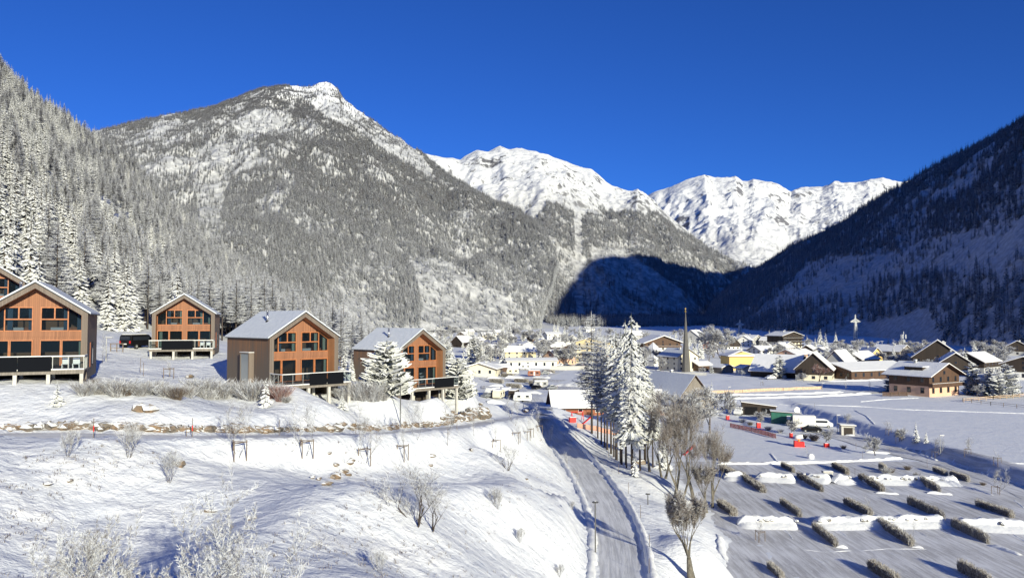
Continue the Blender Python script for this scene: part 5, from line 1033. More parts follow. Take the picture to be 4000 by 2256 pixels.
# --- village trees, named after the house they stand beside
VT = [(1680,1330,60,'dark_spruce'),(1705,1325,75,'dark_spruce'),(1738,1335,50,'garden_spruce'),(1830,1330,60,'garden_spruce'),(1870,1345,70,'dark_spruce'),(1930,1330,70,'dark_spruce'),(1962,1340,90,'garden_spruce'),(1990,1338,95,'dark_spruce'),(2010,1330,60,'broad'),(2040,1330,50,'broad2'),(2080,1340,55,'broad'),(2110,1322,42,'garden_spruce'),(2165,1300,44,'garden_spruce'),(2178,1298,38,'garden_spruce'),(2205,1305,36,'garden_spruce'),(2265,1310,48,'garden_spruce'),(2240,1320,40,'broad'),
 (1850,1400,95,'bushy'),(1880,1400,75,'broad'),(1835,1420,110,'garden_spruce'),(1952,1405,80,'broad'),(1930,1410,60,'broad2'),(1965,1435,90,'garden_spruce'),(2045,1435,62,'dark_spruce'),(2120,1410,90,'broad'),(2150,1425,80,'broad2'),(2170,1420,70,'broad'),(2210,1425,90,'broad2'),(2240,1428,60,'broad'),(2100,1350,45,'dark_spruce'),(1985,1395,55,'broad'),(2195,1370,70,'broad'),(2140,1380,60,'broad2'),(2270,1400,70,'broad'),(2310,1440,70,'broad'),
 (2525,1330,34,'garden_spruce'),(2600,1440,80,'broad2'),(2580,1450,60,'broad'),(2735,1400,85,'garden_spruce'),(2715,1380,70,'dark_spruce'),(2752,1352,60,'dark_spruce'),(2805,1345,60,'garden_spruce'),(2790,1395,130,'broad'),(2820,1400,120,'broad2'),(2770,1420,80,'broad'),(2778,1456,30,'bushy'),(2900,1472,28,'broad'),(2745,1465,34,'broad'),(2865,1440,55,'garden_spruce'),
 (3010,1350,45,'broad'),(3030,1400,60,'broad2'),(3060,1310,32,'garden_spruce'),(3120,1300,30,'broad'),(3045,1478,92,'bushy'),(3140,1490,36,'broad'),(3198,1490,72,'red_tree'),(3215,1380,60,'dark_spruce'),(3225,1370,70,'garden_spruce'),(3205,1345,60,'garden_spruce'),(3265,1345,50,'garden_spruce'),(3280,1400,60,'dark_spruce'),(3300,1420,58,'dark_spruce'),(3470,1345,30,'garden_spruce'),(3490,1385,62,'garden_spruce'),(3540,1370,36,'broad'),(3465,1430,60,'broad2'),(3530,1445,70,'broad'),(3555,1440,60,'dark_spruce'),(3510,1440,50,'broad'),
 (3310,1480,40,'broad'),(3482,1528,95,'bushy'),(3505,1532,80,'bushy'),(3800,1540,125,'bushy'),(3835,1545,80,'broad'),(3865,1548,118,'bushy'),(3900,1552,112,'bushy'),(3930,1550,132,'bushy'),(3955,1545,110,'bushy'),(3815,1550,50,'broad'),(3922,1440,55,'garden_spruce'),(3105,1400,40,'broad'),(2960,1380,40,'broad2'),(2640,1320,30,'garden_spruce'),(2695,1350,40,'garden_spruce'),(2450,1420,90,'broad'),(2500,1440,90,'broad2'),(2420,1460,80,'garden_spruce'),(2480,1470,70,'broad'),(2360,1470,60,'broad'),
 (1480,1332,60,'dark_spruce'),(1445,1328,48,'dark_spruce'),(1392,1310,55,'dark_spruce'),(1370,1345,40,'broad'),(1530,1340,45,'garden_spruce'),(1660,1345,70,'garden_spruce'),(1640,1330,50,'dark_spruce'),(1715,1400,70,'broad'),(1745,1420,90,'bushy')]
for (x0, x1, y0, y1, n_) in ((1660, 2050, 1295, 1345, 26), (1700, 2000, 1345, 1440, 14), (2000, 2420, 1300, 1350, 24), (2080, 2420, 1350, 1440, 22), (2480, 2800, 1330, 1400, 12), (2800, 3300, 1330, 1400, 22), (3250, 3620, 1385, 1440, 14), (1340, 1480, 1300, 1335, 8), (3640, 3990, 1400, 1470, 9)):
    for _ in range(n_): py_ = RNG.uniform(y0, y1); VT.append((RNG.uniform(x0, x1), py_, RNG.uniform(.5, 1.1) * (26 + (py_ - 1290) * .45), RNG.choice(('broad', 'broad2', 'broad', 'garden_spruce', 'dark_spruce', 'bushy'))))
hpos = [(a[1], a[2], a[0]) for a in HS]
knd = {'dark_spruce': 'dark snow-dusted spruce', 'garden_spruce': 'slender frosted spruce', 'bushy': 'bushy snow-covered pine', 'broad': 'round frosted bare tree', 'broad2': 'spreading frosted bare tree', 'red_tree': 'reddish leafless tree'}
def short(l_):
    w_ = l_.split(','); w_ = w_[0].split(); w_ = w_[:6]
    while w_[-1] in ('of', 'the', 'with', 'a', 'and', 'at', 'below', 'in', 'by', 'behind', 'between', 'left', 'right', 'under', 'beside', 'before', 'on'): w_ = w_[:-1]
    return ' '.join(w_)
for px, py, hp, k_ in VT:
    j = min(hpos, key=lambda h: math.hypot(h[0] - px, 2 * (h[1] - py))); rel = 'left of' if px < j[0] - 12 else 'right of' if px > j[0] + 12 else ('before' if py > j[1] else 'behind')
    tree(k_, px, py, hp, '%s %s the %s' % (knd[k_], rel, short(j[2])), 'spruce' if 'spruce' in k_ else 'pine' if k_ == 'bushy' else 'bare tree', 'trees between the village houses', {'s': 'spruce_tree', 'p': 'pine_tree', 'b': 'bare_tree'}['s' if 'spruce' in k_ else 'p' if k_ == 'bushy' else 'b'], wide=1.15 if k_ in ('broad', 'broad2') else 1.0)
# ---------------------------------------------------------------- parking area and field
def sheet(name, x0, x1, y0, y1, z, m, nx=60, ny=60):
    xs, ys = np.meshgrid(np.linspace(x0, x1, nx), np.linspace(y0, y1, ny), indexing='xy'); zz = np.full(xs.size, z); v = np.stack([xs.ravel(), ys.ravel(), zz], 1)
    o = link(name, npmesh(name, v, gridfaces(ny, nx), m)); return tag(o, None, None, kind='structure')
sheet('parking_area', 19.5, 76.2, 40, 137, .05, M['parking'])
o = ribbon('service_lane', [P(4100,1925,108), P(3900,1858,123), P(3700,1803,136), P(3480,1752,149), P(3300,1700,166), P(3150,1660,182), P(2990,1618,200), P(2860,1592,214)], 7.0, M['parking'], .0); 
for v in o.data.vertices: v.co.z = float(H(v.co.x, v.co.y, False)[0]) + .085
tag(o, None, None, kind='structure')
def drape(o, dz):
    n = len(o.data.vertices); c = np.zeros(n * 3); o.data.vertices.foreach_get('co', c); c = c.reshape(-1, 3); c[:, 2] = H(c[:, 0], c[:, 1], False) + dz; o.data.vertices.foreach_set('co', c.ravel()); o.data.update()
o = ribbon('village_road', [G(2795,1552), G(2950,1549), G(3130,1545), G(3300,1538), G(3420,1528), G(3480,1512), G(3560,1500)], 5.0, M['road'], 0); drape(o, .16); tag(o, None, None, kind='structure')
o = ribbon('campsite_lane', [G(2110,1600), G(2080,1560), G(2060,1520), G(2100,1480), G(2160,1455)], 6.0, M['road'], 0); drape(o, .16); tag(o, None, None, kind='structure')
for i, pl in enumerate(([(1880,1482),(2030,1484),(2200,1488)], [(1880,1512),(2060,1515),(2260,1518)], [(1930,1440),(2080,1447),(2200,1450)])):
    o = ribbon('campsite_pitches', [G(*q) for q in pl], 9.0, M['parking'], 0); drape(o, .14); tag(o, None, None, kind='structure')
def snowridge(name, pts, wd, hh, seed=0, m='bank', samp=3.0, sink=.25, kind='structure', label=None, cat=None, group=None, foot=0.0):
    pts = [Vector(p) for p in pts]; L = sum((a - b).length for a, b in zip(pts[:-1], pts[1:])); n = max(4, int(L * samp)); k = 9; v = np.zeros((n, k, 3)); cum = [0]
    for a, b in zip(pts[:-1], pts[1:]): cum.append(cum[-1] + (a - b).length)
    for i in range(n):
        s = L * i / (n - 1); x = np.interp(s, cum, [p.x for p in pts]); y = np.interp(s, cum, [p.y for p in pts]); s2 = min(L, s + .1); s1 = max(0, s - .1)
        tx = np.interp(s2, cum, [p.x for p in pts]) - np.interp(s1, cum, [p.x for p in pts]); ty = np.interp(s2, cum, [p.y for p in pts]) - np.interp(s1, cum, [p.y for p in pts]); q = math.hypot(tx, ty) + 1e-9; tx /= q; ty /= q
        end = min(1, (s + .05) / (wd * .6), (L - s + .05) / (wd * .6)) ** .5
        for j in range(k):
            u = 2 * j / (k - 1) - 1; prof = (1 - abs(u) ** 2.2); a = fbm(np.array([s * .9 + seed * 31]), np.array([u * 1.2 + 3]), 4, .6)[0]
            w_ = wd * (.5 + .12 * a); X = x - ty * u * w_; Y = y + tx * u * w_; v[i, j] = (X, Y, 0); v[i, j, 2] = prof * hh * end * (1 + .35 * a) - sink * (abs(u) > .9)
    base = H(v[:, :, 0].ravel(), v[:, :, 1].ravel(), False).reshape(n, k); v[:, :, 2] += base + foot
    o = link(name, npmesh(name, v.reshape(-1, 3), gridfaces(n, k), M[m])); return tag(o, label, cat, group, kind)
snowridge('snow_bank', [G(2800,1812), G(2950,1812), G(3150,1810), G(3300,1803), G(3440,1796), G(3520,1790)], .9, .32, 1)
snowridge('snow_bank', [G(3480,2120), G(3600,2180)], .5, .12, 2) if False else None
snowridge('snow_bank', [G(2885,2256), G(2822,2160), G(2808,2090)], 1.0, .22, 3)
def offs(pts, o, i0, i1, st=2):
    out = []
    for i in range(i0, i1, st):
        t = pts[min(i + 1, len(pts) - 1)] - pts[max(i - 1, 0)]; t.z = 0; t.normalize(); out.append(pts[i] + Vector((-t.y, t.x, 0)) * o)
    return out
for o_, sd_ in ((2.45, 81), (-2.45, 82)): snowridge('snow_bank', offs(LOS, o_, 4, len(LOS) - 22), .9, .25, sd_, samp=2.2)
for i, q in enumerate(([(3215,1875),(3290,1880)], [(3420,1925),(3510,1930)], [(3620,1925),(3720,1932)], [(3265,2135),(3310,2138)], [(3560,2135),(3605,2138)], [(3870,2130),(3990,2170)], [(3590,1775),(3660,1800)], [(3380,1765),(3480,1772)], [(3300,1700),(3340,1703)])): snowridge('snow_bank', [G(*a) for a in q], .9, .3, 5 + i)
for i, q in enumerate(([(1905,1508),(1975,1510)], [(1995,1508),(2065,1510)], [(2170,1506),(2275,1512)], [(1900,1568),(1970,1572)], [(2040,1535),(2120,1538)], [(1900,1476),(1960,1478)], [(1975,1474),(2050,1477)], [(2080,1474),(2150,1478)], [(1890,1536),(1930,1538)], [(2100,1456),(2160,1458)])): snowridge('snow_bank', [G(*a) for a in q], 2.6, .8, 25 + i, samp=1.0)
for q, w_, h_ in (([(2690,1565),(2790,1557),(2950,1555),(3130,1551),(3300,1543),(3400,1536)], 1.6, .5), ([(2790,1546),(2950,1543),(3130,1539),(3290,1531)], 1.4, .5), ([(3150,1478),(3240,1490),(3320,1488),(3440,1483)], 2, .5)): snowridge('snow_bank', [G(*a) for a in q], w_, h_, 60, samp=.8)
c4 = lambda x, y: (3000 + x / 1.922, 1500 + y / 1.922)
for i, q in enumerate(([(500,1080),(600,1145)], [(620,1060),(700,1105)], [(95,1050),(190,1165)], [(1080,1090),(1200,1145)], [(1290,1090),(1420,1155)], [(1700,1090),(1800,1135)], [(1830,1120),(1960,1200)], [(860,745),(960,795)], [(60,740),(110,780)], [(1480,770),(1660,800)], [(250,1240),(420,1260),(640,1250)], [(700,1250),(900,1235),(1200,1240)], [(330,1300),(430,1350)], [(1150,760),(1260,790)], [(1850,870),(1922,930)])): snowridge('snow_bank', [G(*c4(*a)) for a in q], .32, .07, 120 + i, samp=4, sink=.03)
for i, q in enumerate(([(80,150),(400,158),(700,168),(1020,190),(1500,206),(1990,222)], [(690,132),(900,112),(1130,104)], [(650,196),(740,240),(800,300)], [(1790,590),(1990,600)], [(0,582),(400,578),(700,572),(980,560)], [(20,520),(60,570),(80,590)], [(1440,755),(1560,790),(1690,835)])): snowridge('snow_bank', [G(*c4(*a)) for a in q], .55, .14, 150 + i, samp=2, sink=.04)
# row walls of snowed-in boulders
def boulders(pathfun, n, rmin, rmax, seed, mname, parent=None, zoff=0, flat=.7):
    rg = random.Random(seed); mb = MB()
    for i in range(n):
        p, s = pathfun(rg, i / max(1, n - 1)); r = rg.uniform(rmin, rmax) * s; a = rg.random() * 3.14; i0 = len(mb.v); mb.ball((0, 0, 0), r * rg.uniform(1.0, 1.7), r * rg.uniform(.7, 1.0), r * flat * rg.uniform(.7, 1.1), seg=7, ring=4, jit=.22, rng=rg)
        for q in range(i0, len(mb.v)):
            x, y, z = mb.v[q]; mb.v[q] = (p[0] + x * math.cos(a) - y * math.sin(a), p[1] + x * math.sin(a) + y * math.cos(a), p[2] + z)
    return mb
WALLS = [((2949,1872),(3107,1880),'second'),((3140,1872),(3246,1885),'third'),((3257,1888),(3322,1880),'fourth'),((2827,1869),(2909,1872),'leftmost'),((3372,1884),(3746,1890),'rightmost')]
WALLS2 = [((2880,2050),(3112,2055),'left'),((3178,2056),(3694,2048),'middle'),((3728,2058),(4130,2078),'right')]
for row, wl_ in (('back', WALLS), ('front', WALLS2)):
    for a, b, nm in wl_:
        A_, B_ = G(*a), G(*b); L = (B_ - A_).length; t = thing('boulder_wall', 'low boulder wall heaped with snow in the %s row of the parking area, %s' % (row, nm), 'stone wall', tuple(A_), math.atan2(B_.y - A_.y, B_.x - A_.x), 'boulder walls between the parking rows')
        n = max(6, int(L * 3)); prof = [(-2.5, -.12), (-1.9, .10), (-1.3, .34), (-.8, .52), (-.42, .60), (-.30, .64), (-.26, .98), (-.08, 1.14), (.35, 1.18), (.8, 1.05), (1.05, .0)]; v = np.zeros((n, len(prof), 3)); sd = RNG.random() * 90
        for i in range(n):
            s = L * i / (n - 1); e = min(1, (s + .03) / .9, (L - s + .03) / .6) ** .5
            for j, (yy, zz) in enumerate(prof):
                q = fbm(np.array([s * 1.1 + sd]), np.array([yy * 1.5]), 4, .65)[0]; v[i, j] = (s, yy * (.6 + .4 * e) + .09 * q, zz * e * (1 + .13 * q) + (.03 * q))
        link('snow_cover', npmesh('snow_cover', v.reshape(-1, 3), gridfaces(n, len(prof)), M['bank']), t)
        boulders(lambda rg, u: (((rg.random() * L, -.34 + rg.uniform(-.05, .04), .80 + rg.uniform(-.08, .12))), 1), int(L * .75), .16, .30, int(a[0]), 'wallstone').build('stones', M['wallstone'], t)
# hedges
HM = [hedge_mesh('hedge', 8, .75, 1.3, 4200, s, M['hedge']) for s in (1, 2, 3)]
c4 = lambda x, y: (3000 + x / 1.922, 1500 + y / 1.922)
HD = [('farthest', [((105,620),(195,665)),((490,625),(600,680)),((840,640),(885,662)),((1250,655),(1340,690)),((1370,690),(1510,735))]), ('second farthest', [((225,700),(410,810)),((690,712),(865,815)),((1100,718),(1290,822))]),
      ('second nearest', [((100,900),(245,1000)),((580,900),(775,1000)),((1055,900),(1320,1022)),((1570,915),(1840,1005))]), ('middle', [((345,1090),(515,1225)),((820,1050),(1085,1222)),((1385,1070),(1655,1200))]), ('nearest', [((765,1385),(980,1520)),((1435,1400),(1680,1530)),((10,1400),(110,1500))])]
ordn = ['first', 'second', 'third', 'fourth', 'fifth']
for rname, segs in HD:
    for i, (a, b) in enumerate(sorted(segs)):
        A_, B_ = G(*c4(*a)), G(*c4(*b)); L = (B_ - A_).length; o = link('hedge', HM[i % 3], None, tuple(A_)); o.rotation_euler = (0, 0, math.atan2(B_.y - A_.y, B_.x - A_.x)); o.scale = (L / 8, .75 + .25 * (i % 2), (1.02 if rname != 'farthest' else .95) + .12 * ((i * 7) % 3 - 1))
        tag(o, 'brown hedge, %s from left in the %s row of the parking area' % (ordn[i], rname.split()[0] if False else rname), 'hedge', 'hedges dividing the parking rows')
for a, b, l_ in (((2820,1835),(2870,1862),'brown hedge by the left end of the far boulder walls'), ((2890,1862),(2985,1925),'brown hedge left of the second farthest row, half buried'), ((2812,1975),(2870,2015),'brown hedge behind the pollarded tree at the parking edge')):
    A_, B_ = G(*a), G(*b); L = (B_ - A_).length; o = link('hedge', HM[0], None, tuple(A_)); o.rotation_euler = (0, 0, math.atan2(B_.y - A_.y, B_.x - A_.x)); o.scale = (L / 8, 1.3, .9); tag(o, l_, 'hedge', 'hedges dividing the parking rows')
for i, (x, y) in enumerate([(1915,1492),(2012,1490),(2085,1492),(1980,1512),(2072,1510),(2068,1500),(1905,1462),(2120,1455),(1960,1470)]):
    A_ = G(x, y); o = link('hedge', HM[i % 3], None, tuple(A_)); o.rotation_euler = (0, 0, R(-40)); o.scale = (.8, 2, 1.3); tag(o, 'dark hedge in the campsite, ' + ['left end of the middle row', 'centre of the middle row', 'right of the middle row', 'beside the first snow strip', 'before the grey caravan', 'left of the grey caravan', 'upper left', 'upper right', 'upper middle'][i], 'hedge', 'hedges of the campsite')
# trees of the parking area
for px, py, hp, l_ in ((2842,1628,62,'round orchard tree above the leftmost red pad'),(2963,1660,64,'round orchard tree above the second red pad'),(3089,1696,66,'round orchard tree above the third red pad'),(3224,1732,64,'round orchard tree right of the snow cannon'),(3422,1778,86,'round orchard tree on the snowy island before the parking rows')): tree('orchard', px, py, hp, l_, 'fruit tree', 'orchard trees along the service lane', 'fruit_tree', wide=1.05)
for px, py, hp, st, k_, l_ in ((3153,1786,40,0,'sapling','sapling with a stake beside the snow lump'),(3312,1658,50,0,'multi','thin twin-stemmed sapling on the field edge above the shelter'),(3398,1676,34,0,'sapling','tiny sapling in the field right of the shelter'),(3471,1697,60,1,'birch','staked sapling on the field bank behind the orchard tree'),(3512,1726,62,1,'orchard','small round staked tree in the shaded ditch'),(3653,1788,90,1,'birch','staked birch left of the lamp at the field bank'),(3778,1778,76,1,'birch','staked sapling on the bank right of the lamp'),(3897,1814,62,1,'sapling','staked sapling at the right end of the field bank'),(3892,1930,112,1,'birch','young tree in a square stake frame at the right of the parking area'),(2968,2114,112,1,'sapling','sapling in a square stake frame at the left of the parking area'),(3390,2000,70,0,'sapling','thin sapling between the parking hedges'),(3568,2085,60,0,'sapling','thin sapling at the end of the middle hedge'),(2978,1505,30,1,'sapling','small staked tree by the pale plank fence'),(3305,1528,60,0,'sapling','bare tree in the blue shade before the long brown hall'),(3400,1528,50,0,'sapling','dark sapling in the blue shade left of the pine pair'),(2780,1560,75,0,'small_spruce','narrow snowy spruce right of the blue-roofed barn'),(3578,1726,78,0,'garden_spruce','white snow-covered spruce on the field bank'),(3618,1728,46,0,'garden_spruce','smaller snow-covered spruce right of the white one')):
    t = tree(k_, px, py, hp, l_, 'sapling' if 'spruce' not in k_ else 'spruce', 'young trees around the parking area', 'sapling' if 'spruce' not in k_ else 'spruce_tree', wide=1 if k_ != 'small_spruce' else .6)
    if st: stakes(t.location, .6, 1.2, 'stake frame around the ' + ' '.join(l_.split()[:8]))
for px, py, hp, k_ in ((3140,1712,22,3),(3180,1720,30,3),(3048,1690,16,0),(3295,1752,16,3),(2900,1650,16,0),(2930,1660,16,3),(3000,1680,18,0),(3460,1850,24,0),(3480,1845,22,3),(3545,1835,20,3),(3840,1895,16,3),(2830,1800,40,3)): bush(px, py, hp, k_, 'low frosted bush ' + ('right of the snow cannon' if px in (3140, 3180) else 'on the verge of the service lane' if py < 1760 else 'at the edge of the parking rows'), 'low bushes around the parking area')
# ---------------------------------------------------------------- boulder wall of the access road
def upside(rg, u, off=2.0, jit=.35):
    n = len(UPS); lo, hi = 6, n - 24; q = lo + (rg.random()) * (hi - lo); i = int(q); p = UPS[i].lerp(UPS[i + 1], q - i); t = (UPS[i + 1] - UPS[i]); t.z = 0; t.normalize(); s = Vector((-t.y, t.x, 0)); big = S(50, 54, np.array(float(i)))
    o = off + rg.uniform(0, jit) + .2 * float(big); x, y = p.x + s.x * o, p.y + s.y * o; k = 1 + 1.1 * float(big) * rg.random(); return (x, y, hz(x, y) + rg.uniform(.0, .25) * k + (.5 * rg.random() * float(big))), k
t = thing('boulder_wall', 'long dry boulder wall with snow on it along the uphill side of the access road', 'stone wall', (0, 0, 0))
boulders(lambda rg, u: upside(rg, u), 260, .28, .58, 5, 'stone').build('lower_boulders', M['stone'], t); boulders(lambda rg, u: upside(rg, u, 2.5, .3), 90, .2, .38, 6, 'stone').build('upper_boulders', M['stone'], t)
# terrace retained by the wall: snow lip lying on the boulders
for i, (px, py, s, l_) in enumerate(((555,1598,.55,'flat grey boulder poking from the snow bank before the small back chalet, left one'),(582,1602,.6,'grey boulder poking from the snow bank before the small back chalet, right one'),(572,1536,.35,'small dark stone on the snow bank above the grey boulders'),(740,1478,.45,'yellowish boulder in the shrubs before the small back chalet'),
    (1370,1808,.45,'snow-capped round rock above the rubble on the slope'),(1310,1872,.50,'reddish rock in the middle of the rubble on the slope'),(1345,1852,.35,'brown rock right of the reddish one in the rubble'),(1362,1862,.25,'small rock at the right end of the rubble'),(1280,1900,.22,'dark stone below the rubble'),(1268,1898,.15,'tiny dark stone below the rubble'),(1222,1873,.2,'flat stone left of the rubble'),(1245,1878,.2,'second flat stone left of the rubble'),(1288,1748+30,.18,'dark stone above the rubble'),(1312,1822,.3,'long grey stone above the reddish rock'),(700,1820,.4,'dark snow-capped stone behind the frosted bush on the slope'),(188,1898,.25,'flat stone at the left of the slope'),(820,2003,.22,'dark stone low on the left slope'),(985,2034,.18,'round dark stone by the shaded hollow'),(1685,1785,.3,'grey stone below the tall leaning birch'),(1840,1760,.25,'flat grey stone left of the road fork'),(1682,1823,.2,'stone below the grey one under the birch'),(2500,1810,.9,'big mossy boulder between the tree trunks'),(2052,1608,.9,'mossy boulder at the road fork'),(2058,1872,.2,'small stone on the slope beside the road'),(2110,1725,.25,'flat stone at the lower road edge'),(275,1888,.14,'dark pebble on the left slope'))):
    a = G(px, py); mb = boulders(lambda rg, u: ((0, 0, .10), 1), 1, s, s * 1.1, 70 + i, 'stone', flat=.6); o = mb.build('rock', M['stone']); o.location = tuple(a); tag(o, l_, 'rock', 'rocks lying in the snow')
# ---------------------------------------------------------------- poles and lamps
def snowpole(px, py, h, label, red=True, r=.025):
    a = G(px, py); t = thing('snow_pole', label, 'marker pole', tuple(a), 0, 'snow poles along the roads'); MB().tube([(0, 0, -.3), (0, 0, h)], r, 6).build('pole', M['stake'], t)
    if red: MB().tube([(0, 0, h * .35), (0, 0, h * .62)], r * 1.35, 6).build('red_band', M['red'], t)
for i, (px, py, h) in enumerate(((365,1708,1.25),(751,1708,1.35),(728,1706,.7),(1090,1704,1.25),(1390,1696,1.3),(1785,1676,.7))): snowpole(px, py, h, 'thin snow pole beside the access road, ' + ['below the large left chalet', 'below the small back chalet', 'short one close to a taller pole', 'below the middle chalet', 'between the two right chalets', 'short one by the boulders'][i], i in (0, 1))
for i, (px, py) in enumerate(((2377,1782),(2417,1848),(2455,1927),(2502,2022),(2537,2142),(2536,2245),(2250,1712),(2325,1712))): snowpole(px, py, 1.35, 'snow pole right of the lower road, ' + ['behind the first conifer trunks', 'left of the tallest spruce', 'above the leaning small lamp', 'right of the small lamp', 'second from the bottom', 'nearest at the bottom', 'far up the road', 'at the first larch'][i], False)
for i, (px, py, h) in enumerate(((3085,1562,1.2),(2760,1600,1.5),(3182,1590,1.2),(3344,1755,1.4),(3370,1793,1.4),(3474,1768,1.0),(3622,1825,1.5),(548,1455,1.6),(560,1470,1.4),(3340,1868,1.6))): snowpole(px, py, h, 'thin post ' + ['in the field before the barns', 'beside the barn', 'in the field left of the green cabin', 'on the verge before the orchard tree', 'on the snowy island left of the orchard tree', 'on the snowy island right of the orchard tree', 'at the far corner of the parking area', 'on the terrace before the small chalet, taller', 'on the terrace before the small chalet, shorter', 'between the back boulder walls'][i], False)
def lamp(loc, h, label, head='disc', rz=0):
    t = thing('street_lamp', label, 'street lamp', tuple(loc), rz, 'street lamps'); MB().tube([(0, 0, -.3), (0, 0, h)], [.07, .05], 8).build('pole', M['steel'] if head != 'disc' else simple_once('dark_lamp_post', (.10, .10, .10)), t)
    if head == 'disc': q = MB().tube([(0, 0, h), (0, 0, h + .06), (0, 0, h + .14)], [.27, .30, .12], 12).build('lamp_head', simple_once('dark_lamp_post', (.10, .10, .10)), t); MB().tube([(0, 0, h + .142), (0, 0, h + .18)], [.12, .05], 10).build('snow_cap', M['roof_snow'], q)
    else: q = MB().box(-.1, .7, -.1, .1, h - .03, h + .06).build('lamp_head', M['steel'], t); MB().box(-.1, .7, -.1, .1, h + .062, h + .10).build('snow_cap', M['roof_snow'], q)
a = G(2326, 2166); lamp(a, 200 * a.y / 3000, 'tall dark street lamp with a disc head on the left edge of the lower road')
a = G(2531, 1970); lamp(a, 1.1, 'short dark lamp on the right bank of the lower road'); a = G(1564, 1658); lamp(a, 150 * a.y / 3000, 'slim lamp post by the stone wall below the rightmost chalet')
for px, py, hp, l_ in ((3271,1695,74,'street lamp on the field edge behind the black car'),(3674,1777,76,'street lamp at the shaded field bank'),(2846,1548,38,'lamp beside the pale plank fence'),(3212,1535,40,'lamp at the right end of the pale plank fence'),(414,1410,90,'street lamp right of the large left chalet')): a = G(px, py); lamp(a, hp * a.y / 3000, l_, 'arm')
# ---------------------------------------------------------------- power line, masts
def lattice(px, py, hp, wpx, label, name='pylon', arms=True, cat='power pylon', Y=None):
    a = G(px, py) if Y is None else P(px, py, Y); k = a.y / 3000; h = hp * k; t = thing(name, label, cat, tuple(a), R(12)); w0 = 12 * k; w1 = 5 * k; mb = MB(); r = 2.0 * k
    lev = 9
    for s in ((-1, -1), (1, -1), (1, 1), (-1, 1)): mb.tube([(s[0] * w0 / 2, s[1] * w0 / 2, 0), (s[0] * w1 / 2, s[1] * w1 / 2, h * .72)], r, 4)
    for i in range(lev):
        za, zb = h * .72 * i / lev, h * .72 * (i + 1) / lev; wa, wb = w0 + (w1 - w0) * i / lev, w0 + (w1 - w0) * (i + 1) / lev
        for ax in (0, 1):
            for s in (-1, 1):
                sg = 1 if i % 2 else -1; p1 = [sg * wa / 2, s * wa / 2]; p2 = [-sg * wb / 2, s * wb / 2]
                if ax: p1 = p1[::-1]; p2 = p2[::-1]
                mb.tube([(*p1, za), (*p2, zb)], r * .8, 3)
    mb.build('mast', M['frosted_steel'], t)
    if arms:
        am = MB(); hw = wpx * k / 2; z = h * .74
        for s in (-1, 1): am.tube([(0, -.2, z + h * .10), (s * hw, 0, z)], r, 4); am.tube([(0, 0, z), (s * hw, 0, z)], r * 1.1, 4); [am.tube([(s * hw * f, 0, z), (s * hw * f, 0, z - h * .03)], r * .6, 3) for f in (.95, .5)]
        am.tube([(-w1 * .6, 0, h * .72), (0, 0, h)], r * .9, 4); am.tube([(w1 * .6, 0, h * .72), (0, 0, h)], r * .9, 4); am.build('crossarm', M['frosted_steel'], t)
    return t
lattice(3343, 1336, 108, 42, 'tall lattice power pylon before the blue meadow, right of the three', Y=650); MB_ = MB()
lattice(2891, 1322, 74, 36, 'lattice power pylon behind the black gabled house, middle of the three', Y=900); lattice(2488, 1325, 66, 30, 'lattice power pylon beside the tallest spruce, left of the three', Y=950)
a = P(3531, 1372, 560); k = a.y / 3000; t = lattice(3531, 1372, 62, 10, 'cell phone mast with white panel antennas before the blue meadow', 'antenna_mast', False, 'antenna mast', Y=560)
MB().tube([(0, 0, 62 * k * .7), (0, 0, 78 * k)], 1.2 * k, 6).build('tip', M['frosted_steel'], t)
for i in range(5): an = i * 1.257; MB().box(-1.6 * k, 1.6 * k, -.7 * k, .7 * k, 50 * k, 66 * k, T=Matrix.Translation((math.cos(an) * 9 * k, math.sin(an) * 9 * k, 0)) @ Matrix.Rotation(an + 1.57, 4, 'Z')).build('panel_antenna', M['white'], t)
q = MB(); [q.tube([(0, 0, 58 * k), (math.cos(i * 1.257) * 9 * k, math.sin(i * 1.257) * 9 * k, 58 * k)], .8 * k, 4) for i in range(5)]; q.build('bracket', M['frosted_steel'], t)
for i, (px, py, hp) in enumerate(((2764,1345,46),(2800,1345,42),(2841,1340,38),(2880,1335,32),(2822,1345,36),(3431,1372,40),(3446,1372,42),(3628,1392,56),(3645,1388,50),(3814,1400,62),(3960,1372,34))):
    a = P(px, py, 700 if px < 3000 else 600 if px < 3500 else 480); k = a.y / 3000; h = hp * k; t = thing('utility_pole', 'frosted utility pole, ' + ['left of the spire trees', 'behind the round frosted trees', 'left of the middle pylon', 'close to the middle pylon', 'between the trees and the middle pylon', 'left pole of the pair by the yellow gabled house', 'right pole of the pair by the yellow gabled house', 'left pole behind the big dark chalet', 'right pole behind the big dark chalet', 'alone before the shaded mountain right of the big dark chalet', 'in the blue shade at the right edge'][i], 'utility pole', tuple(a), 0, 'utility poles of the valley line')
    MB().tube([(0, 0, -1), (0, 0, h)], [.22, .16], 6).build('pole', M['frosted_steel'], t); MB().box(-1.1, 1.1, -.08, .08, h - .7, h - .5).box(-1.1, -.95, -.08, .08, h - .498, h - .1).box(.95, 1.1, -.08, .08, h - .498, h - .1).build('crossarm', M['frosted_steel'], t)
    if hp > 45: MB().box(-.3, .9, -.3, .3, h * .55, h * .55 + .9).build('transformer', M['greywall'], t)
